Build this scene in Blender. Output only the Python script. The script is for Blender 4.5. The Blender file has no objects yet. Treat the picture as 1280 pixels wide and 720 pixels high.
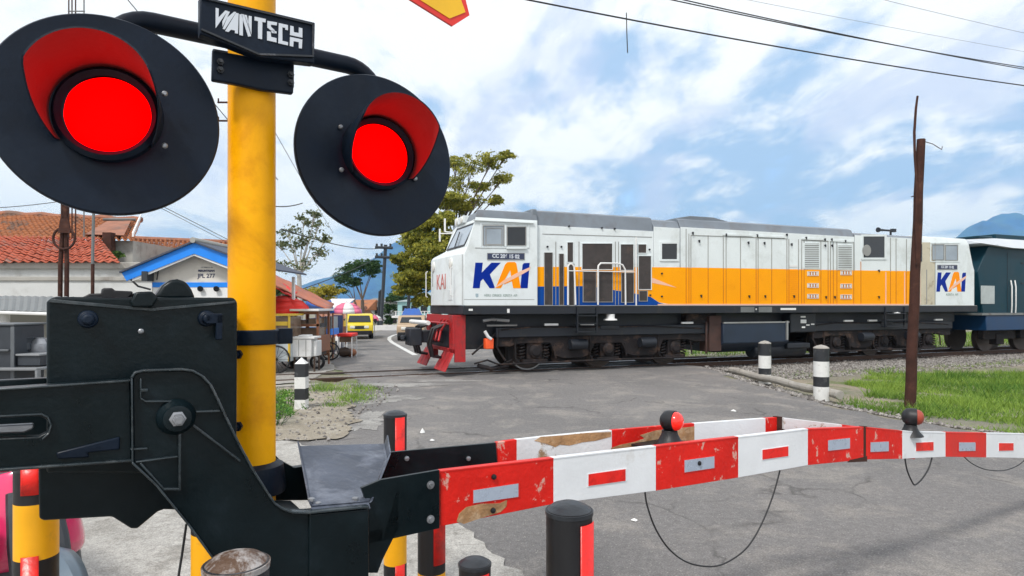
import bpy, bmesh, math, random
import numpy as np
from mathutils import Vector, Matrix
random.seed(7); rng = np.random.default_rng(7)
R = math.radians
sc = bpy.context.scene
COL = sc.collection
EYE = 1.5; F = 800.0; HOR = 382.0          # eye height (m), focal length and horizon row in photo pixels

# ------------------------------------------------------------------ camera
cd = bpy.data.cameras.new('camera'); cam = bpy.data.objects.new('camera', cd); COL.objects.link(cam)
cam.location = (0, 0, EYE); cam.rotation_euler = (R(90), 0, 0)
cd.sensor_width = 36; cd.lens = 36*F/1280; cd.shift_y = 22/1280
cd.clip_start = .05; cd.clip_end = 20000
sc.camera = cam

# ------------------------------------------------------------------ world, sun, exposure
SUN_EL, SUN_AZ = 52, 205        # azimuth clockwise from +Y: behind the camera, a little to the left
def build_world():
    w = bpy.data.worlds.new('World'); sc.world = w; w.use_nodes = True
    nt = w.node_tree; nt.nodes.clear(); N = nt.nodes.new; Lk = nt.links.new
    def math_(op, a, b=None, c=None):
        n = N('ShaderNodeMath'); n.operation = op
        for i, v in enumerate((a, b, c)):
            if v is None: continue
            if isinstance(v, (int, float)): n.inputs[i].default_value = v
            else: Lk(v, n.inputs[i])
        return n.outputs[0]
    out = N('ShaderNodeOutputWorld'); bg = N('ShaderNodeBackground'); bg.inputs[1].default_value = .13
    sky = N('ShaderNodeTexSky'); sky.sky_type = 'NISHITA'; sky.sun_disc = False
    sky.sun_elevation = R(SUN_EL); sky.sun_rotation = R(SUN_AZ); sky.dust_density = 1.0; sky.ozone_density = 2.0
    tc = N('ShaderNodeTexCoord'); sp = N('ShaderNodeSeparateXYZ'); Lk(tc.outputs['Generated'], sp.inputs[0])
    zz = math_('ADD', math_('MAXIMUM', sp.outputs[2], 0.0), .22)
    cb = N('ShaderNodeCombineXYZ')
    Lk(math_('DIVIDE', sp.outputs[0], zz), cb.inputs[0]); Lk(math_('DIVIDE', sp.outputs[1], zz), cb.inputs[1])
    mp = N('ShaderNodeMapping'); Lk(cb.outputs[0], mp.inputs[0])
    mp.inputs['Rotation'].default_value = (0, 0, R(35)); mp.inputs['Scale'].default_value = (1.0, .62, 1); mp.inputs['Location'].default_value = (3.1, 1.7, 0)
    def noise(scale, detail, rough, vec, dist=0.0):
        n = N('ShaderNodeTexNoise'); n.inputs['Scale'].default_value = scale; n.inputs['Detail'].default_value = detail
        n.inputs['Roughness'].default_value = rough; n.inputs['Distortion'].default_value = dist; Lk(vec, n.inputs['Vector']); return n.outputs['Fac']
    def mapr(v, a, b, c=0.0, d=1.0, smooth=True):
        n = N('ShaderNodeMapRange'); n.interpolation_type = 'SMOOTHSTEP' if smooth else 'LINEAR'
        Lk(v, n.inputs[0]); n.inputs[1].default_value = a; n.inputs[2].default_value = b; n.inputs[3].default_value = c; n.inputs[4].default_value = d
        return n.outputs[0]
    big = noise(1.05, 6, .55, mp.outputs[0], .35); fine = noise(3.4, 9, .6, mp.outputs[0], .3)
    # broad banks of thinner, blue-grey cloud in fixed directions of the sky
    def bank(px, py, rad):
        d = Vector(((px-640)/F, 1, (HOR-py)/F)).normalized()
        n = N('ShaderNodeVectorMath'); n.operation = 'DISTANCE'; Lk(tc.outputs['Generated'], n.inputs[0]); n.inputs[1].default_value = d
        return mapr(n.outputs['Value'], rad, rad*.1)
    banks = None
    for px, py, rad in ((740, 60, .15), (1010, 218, .2), (1130, 185, .24), (860, 225, .16), (1270, 60, .14), (1230, 150, .2), (470, 300, .1), (220, 285, .12), (1400, 200, .3), (690, 110, .09), (910, 185, .12)):
        b = bank(px, py, rad); banks = b if banks is None else math_('MAXIMUM', banks, b)
    dens = math_('ADD', math_('MULTIPLY', big, .55), math_('MULTIPLY', fine, .45))
    mask = mapr(math_('SUBTRACT', math_('ADD', dens, .13), math_('MULTIPLY', banks, .06)), .36, .52)
    wsp = noise(7.5, 8, .6, mp.outputs[0], .5)
    shade = mapr(math_('ADD', math_('SUBTRACT', math_('ADD', dens, .05), math_('MULTIPLY', banks, .135)), math_('MULTIPLY', math_('SUBTRACT', wsp, .5), .22)), .39, .52)
    mix = N('ShaderNodeMix'); mix.data_type = 'RGBA'; Lk(shade, mix.inputs['Factor'])
    mix.inputs['A'].default_value = (2.75, 3.95, 5.6, 1); mix.inputs['B'].default_value = (6.7, 6.85, 7.0, 1)
    soft = noise(2.1, 7, .6, mp.outputs[0], .6)
    mxs = N('ShaderNodeMix'); mxs.data_type = 'RGBA'; Lk(mapr(soft, .5, .68, 0, .75), mxs.inputs['Factor']); Lk(mix.outputs['Result'], mxs.inputs['A']); mxs.inputs['B'].default_value = (3.9, 4.55, 6.0, 1); mix = mxs
    m2 = N('ShaderNodeMix'); m2.data_type = 'RGBA'; Lk(mask, m2.inputs['Factor'])
    sk = N('ShaderNodeMix'); sk.data_type = 'RGBA'; sk.blend_type = 'MULTIPLY'; sk.inputs['Factor'].default_value = 1
    Lk(sky.outputs[0], sk.inputs['A']); sk.inputs['B'].default_value = (1.15, 1.3, 1.5, 1)
    Lk(sk.outputs['Result'], m2.inputs['A']); Lk(mix.outputs['Result'], m2.inputs['B'])
    Lk(m2.outputs['Result'], bg.inputs[0]); Lk(bg.outputs[0], out.inputs[0])
build_world()
sd = bpy.data.lights.new('sun', 'SUN'); sd.energy = 2.1; sd.angle = R(9); sd.color = (1, .96, .9)
sun = bpy.data.objects.new('sun', sd); COL.objects.link(sun)
_d = Vector((math.sin(R(SUN_AZ))*math.cos(R(SUN_EL)), math.cos(R(SUN_AZ))*math.cos(R(SUN_EL)), math.sin(R(SUN_EL))))
sun.rotation_euler = _d.to_track_quat('Z', 'Y').to_euler(); sun.location = (0, -5, 20)
sc.view_settings.view_transform = 'Standard'; sc.view_settings.look = 'None'
sc.view_settings.exposure = 0.42; sc.view_settings.gamma = 1

# ------------------------------------------------------------------ materials
def M(name, col, rough=.6, metal=0., var=.12, scale=5., bump=.0, bscale=60., dirt=None, dscale=3., dlim=(.55, .68), emit=None, estr=0, coat=0., spec=.5):
    m = bpy.data.materials.new(name); m.use_nodes = True; nt = m.node_tree; N = nt.nodes.new; Lk = nt.links.new
    b = nt.nodes['Principled BSDF']; b.inputs['Roughness'].default_value = rough; b.inputs['Metallic'].default_value = metal
    b.inputs['Coat Weight'].default_value = coat; b.inputs['Specular IOR Level'].default_value = spec
    tc = N('ShaderNodeTexCoord'); n = N('ShaderNodeTexNoise'); n.inputs['Scale'].default_value = scale; n.inputs['Detail'].default_value = 7
    n.inputs['Roughness'].default_value = .62; Lk(tc.outputs['Object'], n.inputs['Vector'])
    mr = N('ShaderNodeMapRange'); Lk(n.outputs['Fac'], mr.inputs[0]); mr.inputs[1].default_value = .3; mr.inputs[2].default_value = .7
    mx = N('ShaderNodeMix'); mx.data_type = 'RGBA'; Lk(mr.outputs[0], mx.inputs['Factor'])
    mx.inputs['A'].default_value = (*[c*(1-var) for c in col], 1); mx.inputs['B'].default_value = (*[min(1, c*(1+var)) for c in col], 1)
    res = mx.outputs['Result']
    if dirt:
        n2 = N('ShaderNodeTexNoise'); n2.inputs['Scale'].default_value = dscale; n2.inputs['Detail'].default_value = 9; n2.inputs['Roughness'].default_value = .68
        n2.inputs['Distortion'].default_value = .3; Lk(tc.outputs['Object'], n2.inputs['Vector'])
        r2 = N('ShaderNodeMapRange'); Lk(n2.outputs['Fac'], r2.inputs[0]); r2.inputs[1].default_value = dlim[0]; r2.inputs[2].default_value = dlim[1]
        m3 = N('ShaderNodeMix'); m3.data_type = 'RGBA'; Lk(r2.outputs[0], m3.inputs['Factor']); Lk(res, m3.inputs['A']); m3.inputs['B'].default_value = (*dirt, 1)
        res = m3.outputs['Result']
    Lk(res, b.inputs['Base Color'])
    rr = N('ShaderNodeMapRange'); Lk(n.outputs['Fac'], rr.inputs[0]); rr.inputs[1].default_value = .3; rr.inputs[2].default_value = .7
    rr.inputs[3].default_value = max(.03, rough-.09); rr.inputs[4].default_value = min(1, rough+.09); Lk(rr.outputs[0], b.inputs['Roughness'])
    if bump:
        n3 = N('ShaderNodeTexNoise'); n3.inputs['Scale'].default_value = bscale; n3.inputs['Detail'].default_value = 5; Lk(tc.outputs['Object'], n3.inputs['Vector'])
        bp = N('ShaderNodeBump'); bp.inputs['Strength'].default_value = bump; bp.inputs['Distance'].default_value = .01
        Lk(n3.outputs['Fac'], bp.inputs['Height']); Lk(bp.outputs[0], b.inputs['Normal'])
    if emit:
        b.inputs['Emission Color'].default_value = (*emit, 1); b.inputs['Emission Strength'].default_value = estr
    return m

def ground_mat(name, cols, scales, fine=180, bump=.5, cracks=None, crack_scale=.55, rough=.9, speck=None):
    """cols: base, patch 1, patch 2; noise patches at scales, fine grain and optional cracks"""
    m = bpy.data.materials.new(name); m.use_nodes = True; nt = m.node_tree; N = nt.nodes.new; Lk = nt.links.new
    b = nt.nodes['Principled BSDF']; b.inputs['Roughness'].default_value = rough; b.inputs['Specular IOR Level'].default_value = .3
    tc = N('ShaderNodeTexCoord')
    def noise(s, d=8, r=.6, dist=.4):
        n = N('ShaderNodeTexNoise'); n.inputs['Scale'].default_value = s; n.inputs['Detail'].default_value = d; n.inputs['Roughness'].default_value = r
        n.inputs['Distortion'].default_value = dist; Lk(tc.outputs['Object'], n.inputs['Vector']); return n.outputs['Fac']
    def mr(v, a, bb, c=0, d=1):
        n = N('ShaderNodeMapRange'); Lk(v, n.inputs[0]); n.inputs[1].default_value = a; n.inputs[2].default_value = bb; n.inputs[3].default_value = c; n.inputs[4].default_value = d; return n.outputs[0]
    def mix(f, a, bb, blend='MIX'):
        n = N('ShaderNodeMix'); n.data_type = 'RGBA'; n.blend_type = blend
        if isinstance(f, float): n.inputs['Factor'].default_value = f
        else: Lk(f, n.inputs['Factor'])
        for v, k in ((a, 'A'), (bb, 'B')):
            if isinstance(v, tuple): n.inputs[k].default_value = (*v, 1)
            else: Lk(v, n.inputs[k])
        return n.outputs['Result']
    c = cols[0]
    c = mix(mr(noise(scales[0]), .42, .62), c, cols[1])
    c = mix(mr(noise(scales[1], 9, .7), .5, .64), c, cols[2])
    g = noise(fine, 3, .7, 0)
    gr = N('ShaderNodeCombineColor'); gv = mr(g, .3, .7, .6, 1.4)
    for i in range(3): Lk(gv, gr.inputs[i])
    c = mix(1.0, c, gr.outputs[0], 'MULTIPLY')
    g2 = noise(fine*.2, 5, .75, 0)
    gr2 = N('ShaderNodeCombineColor'); gv2 = mr(g2, .3, .7, .78, 1.22)
    for i in range(3): Lk(gv2, gr2.inputs[i])
    c = mix(1.0, c, gr2.outputs[0], 'MULTIPLY')
    if speck:
        v = N('ShaderNodeTexVoronoi'); v.inputs['Scale'].default_value = 34; Lk(tc.outputs['Object'], v.inputs['Vector'])
        c = mix(mr(v.outputs['Distance'], .2, .1, 0, .7), c, speck)
    if cracks:
        nn = N('ShaderNodeTexNoise'); nn.inputs['Scale'].default_value = 1.7; nn.inputs['Detail'].default_value = 8; Lk(tc.outputs['Object'], nn.inputs['Vector'])
        va = N('ShaderNodeVectorMath'); va.operation = 'MULTIPLY_ADD'; Lk(nn.outputs['Color'], va.inputs[0]); va.inputs[1].default_value = (.9, .9, 0); Lk(tc.outputs['Object'], va.inputs[2])
        v = N('ShaderNodeTexVoronoi'); v.feature = 'DISTANCE_TO_EDGE'; v.inputs['Scale'].default_value = crack_scale; Lk(va.outputs[0], v.inputs['Vector'])
        k = mr(v.outputs['Distance'], .0, .012, 1, 0)
        k2 = N('ShaderNodeMath'); k2.operation = 'MULTIPLY'; Lk(k, k2.inputs[0]); Lk(mr(noise(.9, 4), .45, .6, .05, .75), k2.inputs[1])
        c = mix(k2.outputs[0], c, cracks)
    Lk(c, b.inputs['Base Color'])
    bp = N('ShaderNodeBump'); bp.inputs['Strength'].default_value = bump; bp.inputs['Distance'].default_value = .012
    ad = N('ShaderNodeMath'); ad.operation = 'ADD'; Lk(g, ad.inputs[0]); Lk(g2, ad.inputs[1]); Lk(ad.outputs[0], bp.inputs['Height']); Lk(bp.outputs[0], b.inputs['Normal'])
    return m

def leaf_mat(name, c1, c2, rough=.55):
    m = bpy.data.materials.new(name); m.use_nodes = True; nt = m.node_tree; N = nt.nodes.new; Lk = nt.links.new
    b = nt.nodes['Principled BSDF']; b.inputs['Roughness'].default_value = rough; b.inputs['Specular IOR Level'].default_value = .3
    at = N('ShaderNodeAttribute'); at.attribute_name = 'tint'
    mx = N('ShaderNodeMix'); mx.data_type = 'RGBA'; mx.inputs['A'].default_value = (*c1, 1); mx.inputs['B'].default_value = (*c2, 1)
    Lk(at.outputs['Fac'], mx.inputs['Factor']); Lk(mx.outputs['Result'], b.inputs['Base Color'])
    tr = N('ShaderNodeBsdfTranslucent'); Lk(mx.outputs['Result'], tr.inputs[0])
    ms = N('ShaderNodeMixShader'); ms.inputs[0].default_value = .3; Lk(b.outputs[0], ms.inputs[1]); Lk(tr.outputs[0], ms.inputs[2])
    Lk(ms.outputs[0], nt.nodes['Material Output'].inputs[0])
    return m

black = M('black_paint', (.003, .009, .021), .45, 0, .3, 9, .08, 90, dirt=(.012, .02, .034), dscale=5, dlim=(.54, .8), spec=.22)
black2 = M('black_machine', (.002, .007, .0095), .33, 0, .3, 7, .08, 70, dirt=(.01, .018, .024), dscale=7, dlim=(.56, .8), spec=.26)
rubber = M('black_rubber', (.007, .007, .009), .5, 0, .2, 12, .1)
worn_black = M('worn_black', (.02, .024, .03), .4, 0, .2, 12, .2, 60, dirt=(.2, .2, .22), dscale=9, dlim=(.58, .72))
cap_worn = M('worn_cap', (.36, .34, .33), .5, .1, .2, 14, .4, 80, dirt=(.09, .05, .03), dscale=14, dlim=(.46, .56))
yellow = M('yellow_paint', (.94, .42, .0), .42, 0, .08, 4, .12, 45, dirt=(.6, .22, .0), dscale=4.5, dlim=(.52, .8), spec=.22)
yellow_b = M('yellow_bollard', (.9, .42, .002), .42, 0, .08, 6, .06, 60, dirt=(.5, .25, .03), dscale=6, dlim=(.6, .8))
red_refl = M('red_reflective', (.78, .012, .006), .35, 0, .15, 18, .1, 100, dirt=(.45, .01, .005), dscale=20, dlim=(.5, .7))
boom_red = M('boom_red', (.66, .013, .007), .45, 0, .14, 6, .15, 70, dirt=(.62, .16, .1), dscale=11, dlim=(.63, .72))
boom_red_worn = M('boom_red_worn', (.66, .014, .008), .5, 0, .16, 6, .25, 70, dirt=(.62, .33, .27), dscale=15, dlim=(.585, .63), spec=.25)
boom_white = M('boom_white', (.74, .76, .78), .45, 0, .05, 5, .1, 60, dirt=(.55, .53, .5), dscale=6, dlim=(.6, .8))
boom_white_worn = M('boom_white_worn', (.7, .71, .72), .5, 0, .07, 5, .2, 60, dirt=(.3, .19, .1), dscale=7, dlim=(.57, .62))
bare_wood = M('bare_wood', (.36, .2, .09), .75, 0, .3, 14, .4, 70, dirt=(.55, .4, .26), dscale=12, dlim=(.5, .7))
silver_refl = M('silver_reflector', (.42, .48, .58), .3, .2, .06, 20, .05)
steel = M('grey_steel', (.3, .31, .33), .4, .7, .2, 15, .1)
plate_grey = M('deflector_grey', (.075, .088, .12), .38, .25, .35, 6, .25, 40, dirt=(.2, .22, .27), dscale=8, dlim=(.5, .7))
white_let = M('white_lettering', (.62, .66, .72), .5, 0, .04)
lens_red = M('lit_red_lens', (.02, .0, .0), .6, emit=(1, .0, .0), estr=2.0, spec=.02)
hood_in = M('hood_lining_red_glow', (.26, .03, .03), .4, 0, .15, 10, .1)  # red light of the lens painted into the visor's inner colour
lens_small = M('small_red_lens', (.75, .02, .012), .25, 0, .05, coat=.5, emit=(1, .02, .01), estr=.35)
lens_dull = M('dull_red_lens', (.32, .05, .025), .4, 0, .2, 20, .1)
sign_yellow = M('sign_yellow', (.9, .5, .01), .4); sign_red = M('sign_red', (.75, .03, .02), .4)

loco_white = M('loco_white', (.72, .77, .78), .4, 0, .05, 1.5, .1, 2.2, dirt=(.52, .55, .53), dscale=1.7, dlim=(.5, .8))
loco_cream = M('loco_cream', (.55, .5, .38), .5, 0, .1, 2, .05, 30, dirt=(.28, .22, .14), dscale=3, dlim=(.55, .7))
loco_orange = M('loco_orange', (1.0, .37, .0), .45, 0, .04, 1.5, .03, 30, dirt=(.85, .29, .0), dscale=1.6, dlim=(.55, .8), spec=.15)
loco_blue = M('loco_blue', (.002, .06, .3), .45, 0, .15, 2, spec=.15)
logo_blue = M('logo_blue', (.0, .022, .27), .5, 0, .05, spec=.12); logo_orange = M('logo_orange', (1.0, .3, .0), .5, 0, .04, spec=.12)
logo_peach = M('logo_peach', (.85, .5, .36), .4, 0, .04)
roof_grey = M('loco_roof_grey', (.165, .19, .22), .5, 0, .14, 1.5, .06, 30, dirt=(.14, .14, .15), dscale=2, dlim=(.5, .7))
dark_glass = M('dark_glass', (.02, .024, .028), .12, 0, .1); pale_glass = M('pale_glass', (.3, .35, .4), .12, 0, .15, 2)
grille = M('dark_grille', (.045, .036, .034), .6, 0, .3, 8, .3, 60, dirt=(.09, .06, .045), dscale=3)
seam = M('seam_grey', (.28, .28, .27), .6, 0, .1); seam_or = M('seam_orange', (.55, .17, .0), .6, 0, .1)
frame_blk = M('frame_black', (.01, .013, .02), .5, 0, .25, 2, .1, 20, dirt=(.035, .03, .026), dscale=2.5, dlim=(.55, .75))
bogie_m = M('bogie_grime', (.017, .014, .015), .7, .0, .4, 4, .4, 25, dirt=(.085, .052, .038), dscale=3.5, dlim=(.52, .68), spec=.25)
wheel_m = M('wheel_steel', (.09, .07, .06), .5, .4, .3, 4, .1)
tyre_br = M('bright_tyre', (.4, .4, .4), .35, .8, .15, 4)
tank_m = M('tank_blue_black', (.014, .026, .05), .45, 0, .2, 2)
pilot_red = M('pilot_red', (.4, .012, .014), .5, 0, .2, 4, .1, 20, dirt=(.12, .03, .03), dscale=4, dlim=(.52, .7))
orange_box = M('orange_box', (.85, .1, .02), .4)
white_p = M('white_paint', (.75, .75, .74), .5, 0, .05, 3, dirt=(.5, .48, .44), dscale=3, dlim=(.58, .8))
teal = M('teal_paint', (.002, .032, .05), .4, 0, .2, 1.2, dirt=(.006, .035, .045), dscale=2, spec=.25); teal_b = M('teal_blue', (.004, .035, .1), .4, 0, .2, 1.2)
rail_m = M('rusty_rail', (.09, .05, .035), .6, .3, .25, 3, .1); rail_top = M('polished_rail', (.35, .34, .34), .3, .9, .1, 3)
sleeper_m = M('sleeper_wood', (.1, .075, .06), .85, 0, .3, 5, .4)
rust = M('rust_brown', (.055, .024, .018), .8, 0, .35, 6, .5, 22, dirt=(.1, .045, .03), dscale=5, spec=.2)
rust2 = M('rusty_iron', (.06, .03, .024), .75, 0, .35, 4, .3, 30)
edge_black = M('edge_highlight_black', (.02, .03, .036), .28, .1, .4, 14, .1, 60, dirt=(.07, .08, .085), dscale=10, dlim=(.5, .66), spec=.6)  # lighter black for rims and ribs, edge highlights put into the colour
conc_w = M('painted_white_concrete', (.7, .7, .68), .8, 0, .1, 6, .3, 60, dirt=(.35, .33, .3), dscale=6, dlim=(.55, .75))
conc_b = M('painted_black_concrete', (.02, .022, .026), .6, 0, .2, 6, .2, 60, dirt=(.12, .12, .12), dscale=6, dlim=(.56, .75))
conc = M('bare_concrete', (.33, .31, .28), .9, 0, .18, 6, .4, 50, dirt=(.16, .14, .11), dscale=5)
wall_white = M('plaster_white', (.55, .56, .55), .85, 0, .06, 1.5, .1, 20, dirt=(.36, .36, .34), dscale=1.1, dlim=(.5, .75))
wall_cream = M('plaster_cream', (.68, .64, .57), .85, 0, .06, 1.5, .1, 20, dirt=(.5, .46, .4), dscale=1.5, dlim=(.55, .8))
wall_aqua = M('plaster_aqua', (.3, .5, .5), .85, 0, .08, 1.5); wall_grey = M('plaster_grey', (.36, .35, .32), .85, 0, .1, 1.5, dirt=(.22, .2, .18), dscale=1)
blue_trim = M('blue_trim', (.01, .24, .85), .45, 0, .08, 2); navy = M('navy', (.015, .03, .09), .6)
wood_dk = M('dark_wood', (.06, .035, .022), .7, 0, .3, 4, .2); wood_br = M('brown_wood', (.26, .1, .045), .6, 0, .25, 4, .2)
tin = M('tin_sheet', (.17, .18, .18), .6, .2, .25, 2, .2, 20, dirt=(.1, .08, .07), dscale=2)
bark = M('bark', (.11, .08, .06), .9, 0, .3, 5, .4, 30); bark_pale = M('pale_bark', (.5, .48, .43), .8, 0, .15, 5, .2, 30)
def tile_mat(name, c1, c2, c3):
    m = M(name, c1, .85, 0, .25, 3.5, .5, 12, dirt=c3, dscale=1.1, dlim=(.54, .62)); return m
tile_or = tile_mat('tile_orange', (.36, .13, .05), 0, (.17, .1, .07)); tile_red = tile_mat('tile_red', (.4, .09, .045), 0, (.25, .15, .12))
tile_br = tile_mat('tile_brown', (.3, .13, .08), 0, (.2, .12, .09))
pink = M('pink_plastic', (.72, .03, .14), .25, 0, .06, 4, coat=.6); pinkl = M('pale_pink_plastic', (.8, .3, .4), .3, coat=.5)
dkplastic = M('dark_plastic', (.03, .036, .045), .45, 0, .15, 8, .1); greyblue = M('greyblue_plastic', (.1, .14, .18), .35, 0, .1, 4)
canvas_red = M('canvas_red', (.8, .03, .018), .7, 0, .12, 3); canvas_blue = M('canvas_blue', (.01, .09, .38), .7, 0, .2, 3); canvas_terra = M('canvas_terracotta', (.42, .14, .08), .8, 0, .25, 2, dirt=(.2, .16, .2), dscale=1.5)
violet = M('canvas_violet', (.36, .28, .66), .7, 0, .1); magenta = M('canvas_pink', (.72, .16, .27), .7, 0, .1); cwhite = M('canvas_white', (.75, .74, .72), .7, 0, .06)
van_yellow = M('van_yellow', (.72, .55, .03), .35, 0, .08, 2); tan = M('tan_paint', (.45, .33, .22), .4, 0, .1, 2); lamp_gl = M('headlamp', (.7, .7, .66), .15)
glass_case = M('case_glass', (.2, .14, .1), .15, 0, .4, 3); yellow_pan = M('cart_yellow', (.75, .5, .05), .5)
cable_m = M('cable', (.02, .02, .022), .6); far_hill = M('haze_blue_hill', (.008, .085, .24), .95, 0, .5, .012, dirt=(.03, .13, .25), dscale=.014, dlim=(.45, .6))  # hill: blue of the distance haze painted into the forest's base colour

# ------------------------------------------------------------------ helpers
class MB:
    """collects shapes for ONE mesh object"""
    def __init__(s): s.v = []; s.f = []; s.m = []
    def add(s, vs, fs, mi=0):
        o = len(s.v); s.v += [tuple(v) for v in vs]; s.f += [tuple(i+o for i in f) for f in fs]; s.m += [mi]*len(fs); return s
    def hexa(s, p, mi=0):      # 8 points: bottom 4 then top 4
        return s.add(p, [(0,3,2,1),(4,5,6,7),(0,1,5,4),(1,2,6,5),(2,3,7,6),(3,0,4,7)], mi)
    def box(s, x0, x1, y0, y1, z0, z1, mi=0, fr=None):
        p = [(x0,y0,z0),(x1,y0,z0),(x1,y1,z0),(x0,y1,z0),(x0,y0,z1),(x1,y0,z1),(x1,y1,z1),(x0,y1,z1)]
        if fr: p = [fr(*q) for q in p]
        return s.hexa(p, mi)
    def prism(s, pts, vec, mi=0):
        n = len(pts); vec = Vector(vec); a = [Vector(p) for p in pts]; b = [p+vec for p in a]
        return s.add(a+b, [tuple(range(n)), tuple(reversed(range(n, 2*n)))]+[(i, i+n, (i+1) % n+n, (i+1) % n) for i in range(n)], mi)
    def ring(s, c, ax, r, n=16):
        ax = Vector(ax).normalized(); u = ax.orthogonal().normalized()
        if abs(ax.z) < .98: u = Vector((0,0,1)).cross(ax).normalized()
        v = ax.cross(u); return [Vector(c)+u*(r*math.cos(2*math.pi*k/n))+v*(r*math.sin(2*math.pi*k/n)) for k in range(n)]
    def lathe(s, base, ax, prof, n=20, mi=0, closed=True):   # prof: (distance along axis, radius[, material])
        ax = Vector(ax).normalized(); o = len(s.v); base = Vector(base)
        for d, r, *_ in prof: s.v += [tuple(p) for p in s.ring(base+ax*d, ax, max(r, 1e-4), n)]
        for j in range(len(prof)-1):
            mm = prof[j+1][2] if len(prof[j+1]) > 2 else mi
            for k in range(n):
                s.f.append((o+j*n+k, o+j*n+(k+1) % n, o+(j+1)*n+(k+1) % n, o+(j+1)*n+k)); s.m.append(mm)
        if closed:
            s.f.append(tuple(o+k for k in reversed(range(n)))); s.m.append(mi)
            s.f.append(tuple(o+(len(prof)-1)*n+k for k in range(n))); s.m.append(prof[-1][2] if len(prof[-1]) > 2 else mi)
        return s
    def cyl(s, a, b, r, n=14, mi=0, r2=None):
        a = Vector(a); b = Vector(b); L = (b-a).length; return s.lathe(a, b-a, [(0, r), (L, r if r2 is None else r2)], n, mi)
    def tube(s, pts, r, n=10, mi=0):
        pts = [Vector(p) for p in pts]; o = len(s.v); N = len(pts); rs = r if isinstance(r, (list, tuple)) else [r]*N
        d0 = (pts[1]-pts[0]).normalized(); u = d0.orthogonal().normalized()
        for i, p in enumerate(pts):
            d = (pts[min(i+1, N-1)]-pts[max(i-1, 0)]).normalized(); u = (u-d*u.dot(d)).normalized(); v = d.cross(u)
            s.v += [tuple(p+u*(rs[i]*math.cos(2*math.pi*k/n))+v*(rs[i]*math.sin(2*math.pi*k/n))) for k in range(n)]
        for i in range(N-1):
            for k in range(n): s.f.append((o+i*n+k, o+i*n+(k+1) % n, o+(i+1)*n+(k+1) % n, o+(i+1)*n+k)); s.m.append(mi)
        s.f.append(tuple(o+k for k in reversed(range(n)))); s.m.append(mi); s.f.append(tuple(o+(N-1)*n+k for k in range(n))); s.m.append(mi)
        return s
    def ball(s, c, r, mi=0, n=16, m=9, sc_=(1,1,1)):
        prof = [(-r*math.cos(math.pi*j/m), r*math.sin(math.pi*j/m)) for j in range(m+1)]
        o = len(s.v); s.lathe((0,0,0), (0,0,1), prof, n, mi, False)
        for i in range(o, len(s.v)):
            v = s.v[i]; s.v[i] = (c[0]+v[0]*sc_[0], c[1]+v[1]*sc_[1], c[2]+v[2]*sc_[2])
        return s
    def build(s, name, mats, parent=None, bevel=0, smooth=True, angle=35, seg=2):
        me = bpy.data.meshes.new(name); me.from_pydata(s.v, [], s.f)
        for m in (mats if isinstance(mats, (list, tuple)) else [mats]): me.materials.append(m)
        me.polygons.foreach_set('material_index', s.m); me.update()
        bm = bmesh.new(); bm.from_mesh(me); bmesh.ops.recalc_face_normals(bm, faces=bm.faces); bm.to_mesh(me); bm.free()
        if smooth:
            me.polygons.foreach_set('use_smooth', [True]*len(me.polygons)); me.set_sharp_from_angle(angle=R(angle))
        o = bpy.data.objects.new(name, me); COL.objects.link(o)
        if bevel:
            b = o.modifiers.new('bevel', 'BEVEL'); b.width = bevel; b.segments = seg; b.limit_method = 'ANGLE'; b.angle_limit = R(35)
        if parent: adopt(o, parent)
        return o
def adopt(o, parent):
    o.parent = parent
    base = parent
    while base.parent: base = base.parent
    o.matrix_parent_inverse = Matrix.Translation(-Vector(base.location)) if parent is base else Matrix.Identity(4)
def thing(name, label, cat, loc=(0,0,0), group=None):
    o = bpy.data.objects.new(name, None); COL.objects.link(o); o.location = loc; o.empty_display_size = .2
    o['label'] = label; o['category'] = cat
    if group: o['group'] = group
    return o
def tag(o, label, cat, group=None, kind=None):
    if label: o['label'] = label
    if cat: o['category'] = cat
    if group: o['group'] = group
    if kind: o['kind'] = kind
    return o
def structure(o): o['kind'] = 'structure'; return o
def at(px, py, Y): return Vector(((px-640)/F*Y, Y, EYE+(HOR-py)/F*Y))     # a point measured in the photo, at depth Y
def gnd(px, py, z=0.): Y = (EYE-z)*F/(py-HOR); return Vector(((px-640)/F*Y, Y, z))
TN = math.tan(R(34)); EB = Vector((math.cos(R(34)), math.sin(R(34)), 0)); BK = Vector((-math.sin(R(34)), math.cos(R(34)), 0)); UP = Vector((0,0,1))
def gp(px, py, B):             # on the upright plane Y = B + TN*X the barrier and signal are set along
    k = (px-640)/F; Y = B/(1-TN*k); return Vector((k*Y, Y, EYE+(HOR-py)/F*Y))
def slab(mb, poly, B, th, mi=0): return mb.prism([gp(x, y, B) for x, y in poly], BK*th, mi)
def text_mesh(txt, origin, dx, up, size, th, m, parent, name='lettering', align='CENTER', bold=0., sx=1.):
    cu = bpy.data.curves.new('t', 'FONT'); cu.body = txt; cu.size = size; cu.extrude = th/2; cu.align_x = align; cu.align_y = 'CENTER'; cu.offset = bold
    ob = bpy.data.objects.new('t', cu); COL.objects.link(ob); dg = bpy.context.evaluated_depsgraph_get(); dg.update()
    me = bpy.data.meshes.new_from_object(ob.evaluated_get(dg)); bpy.data.objects.remove(ob)
    dx = Vector(dx).normalized(); up = Vector(up).normalized(); nn = dx.cross(up)
    o3 = Vector(origin)
    for v in me.vertices: v.co = o3+dx*(v.co.x*sx)+up*v.co.y+nn*v.co.z
    me.name = name; me.materials.clear(); me.materials.append(m)
    o = bpy.data.objects.new(name, me); COL.objects.link(o); adopt(o, parent); return o
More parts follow.
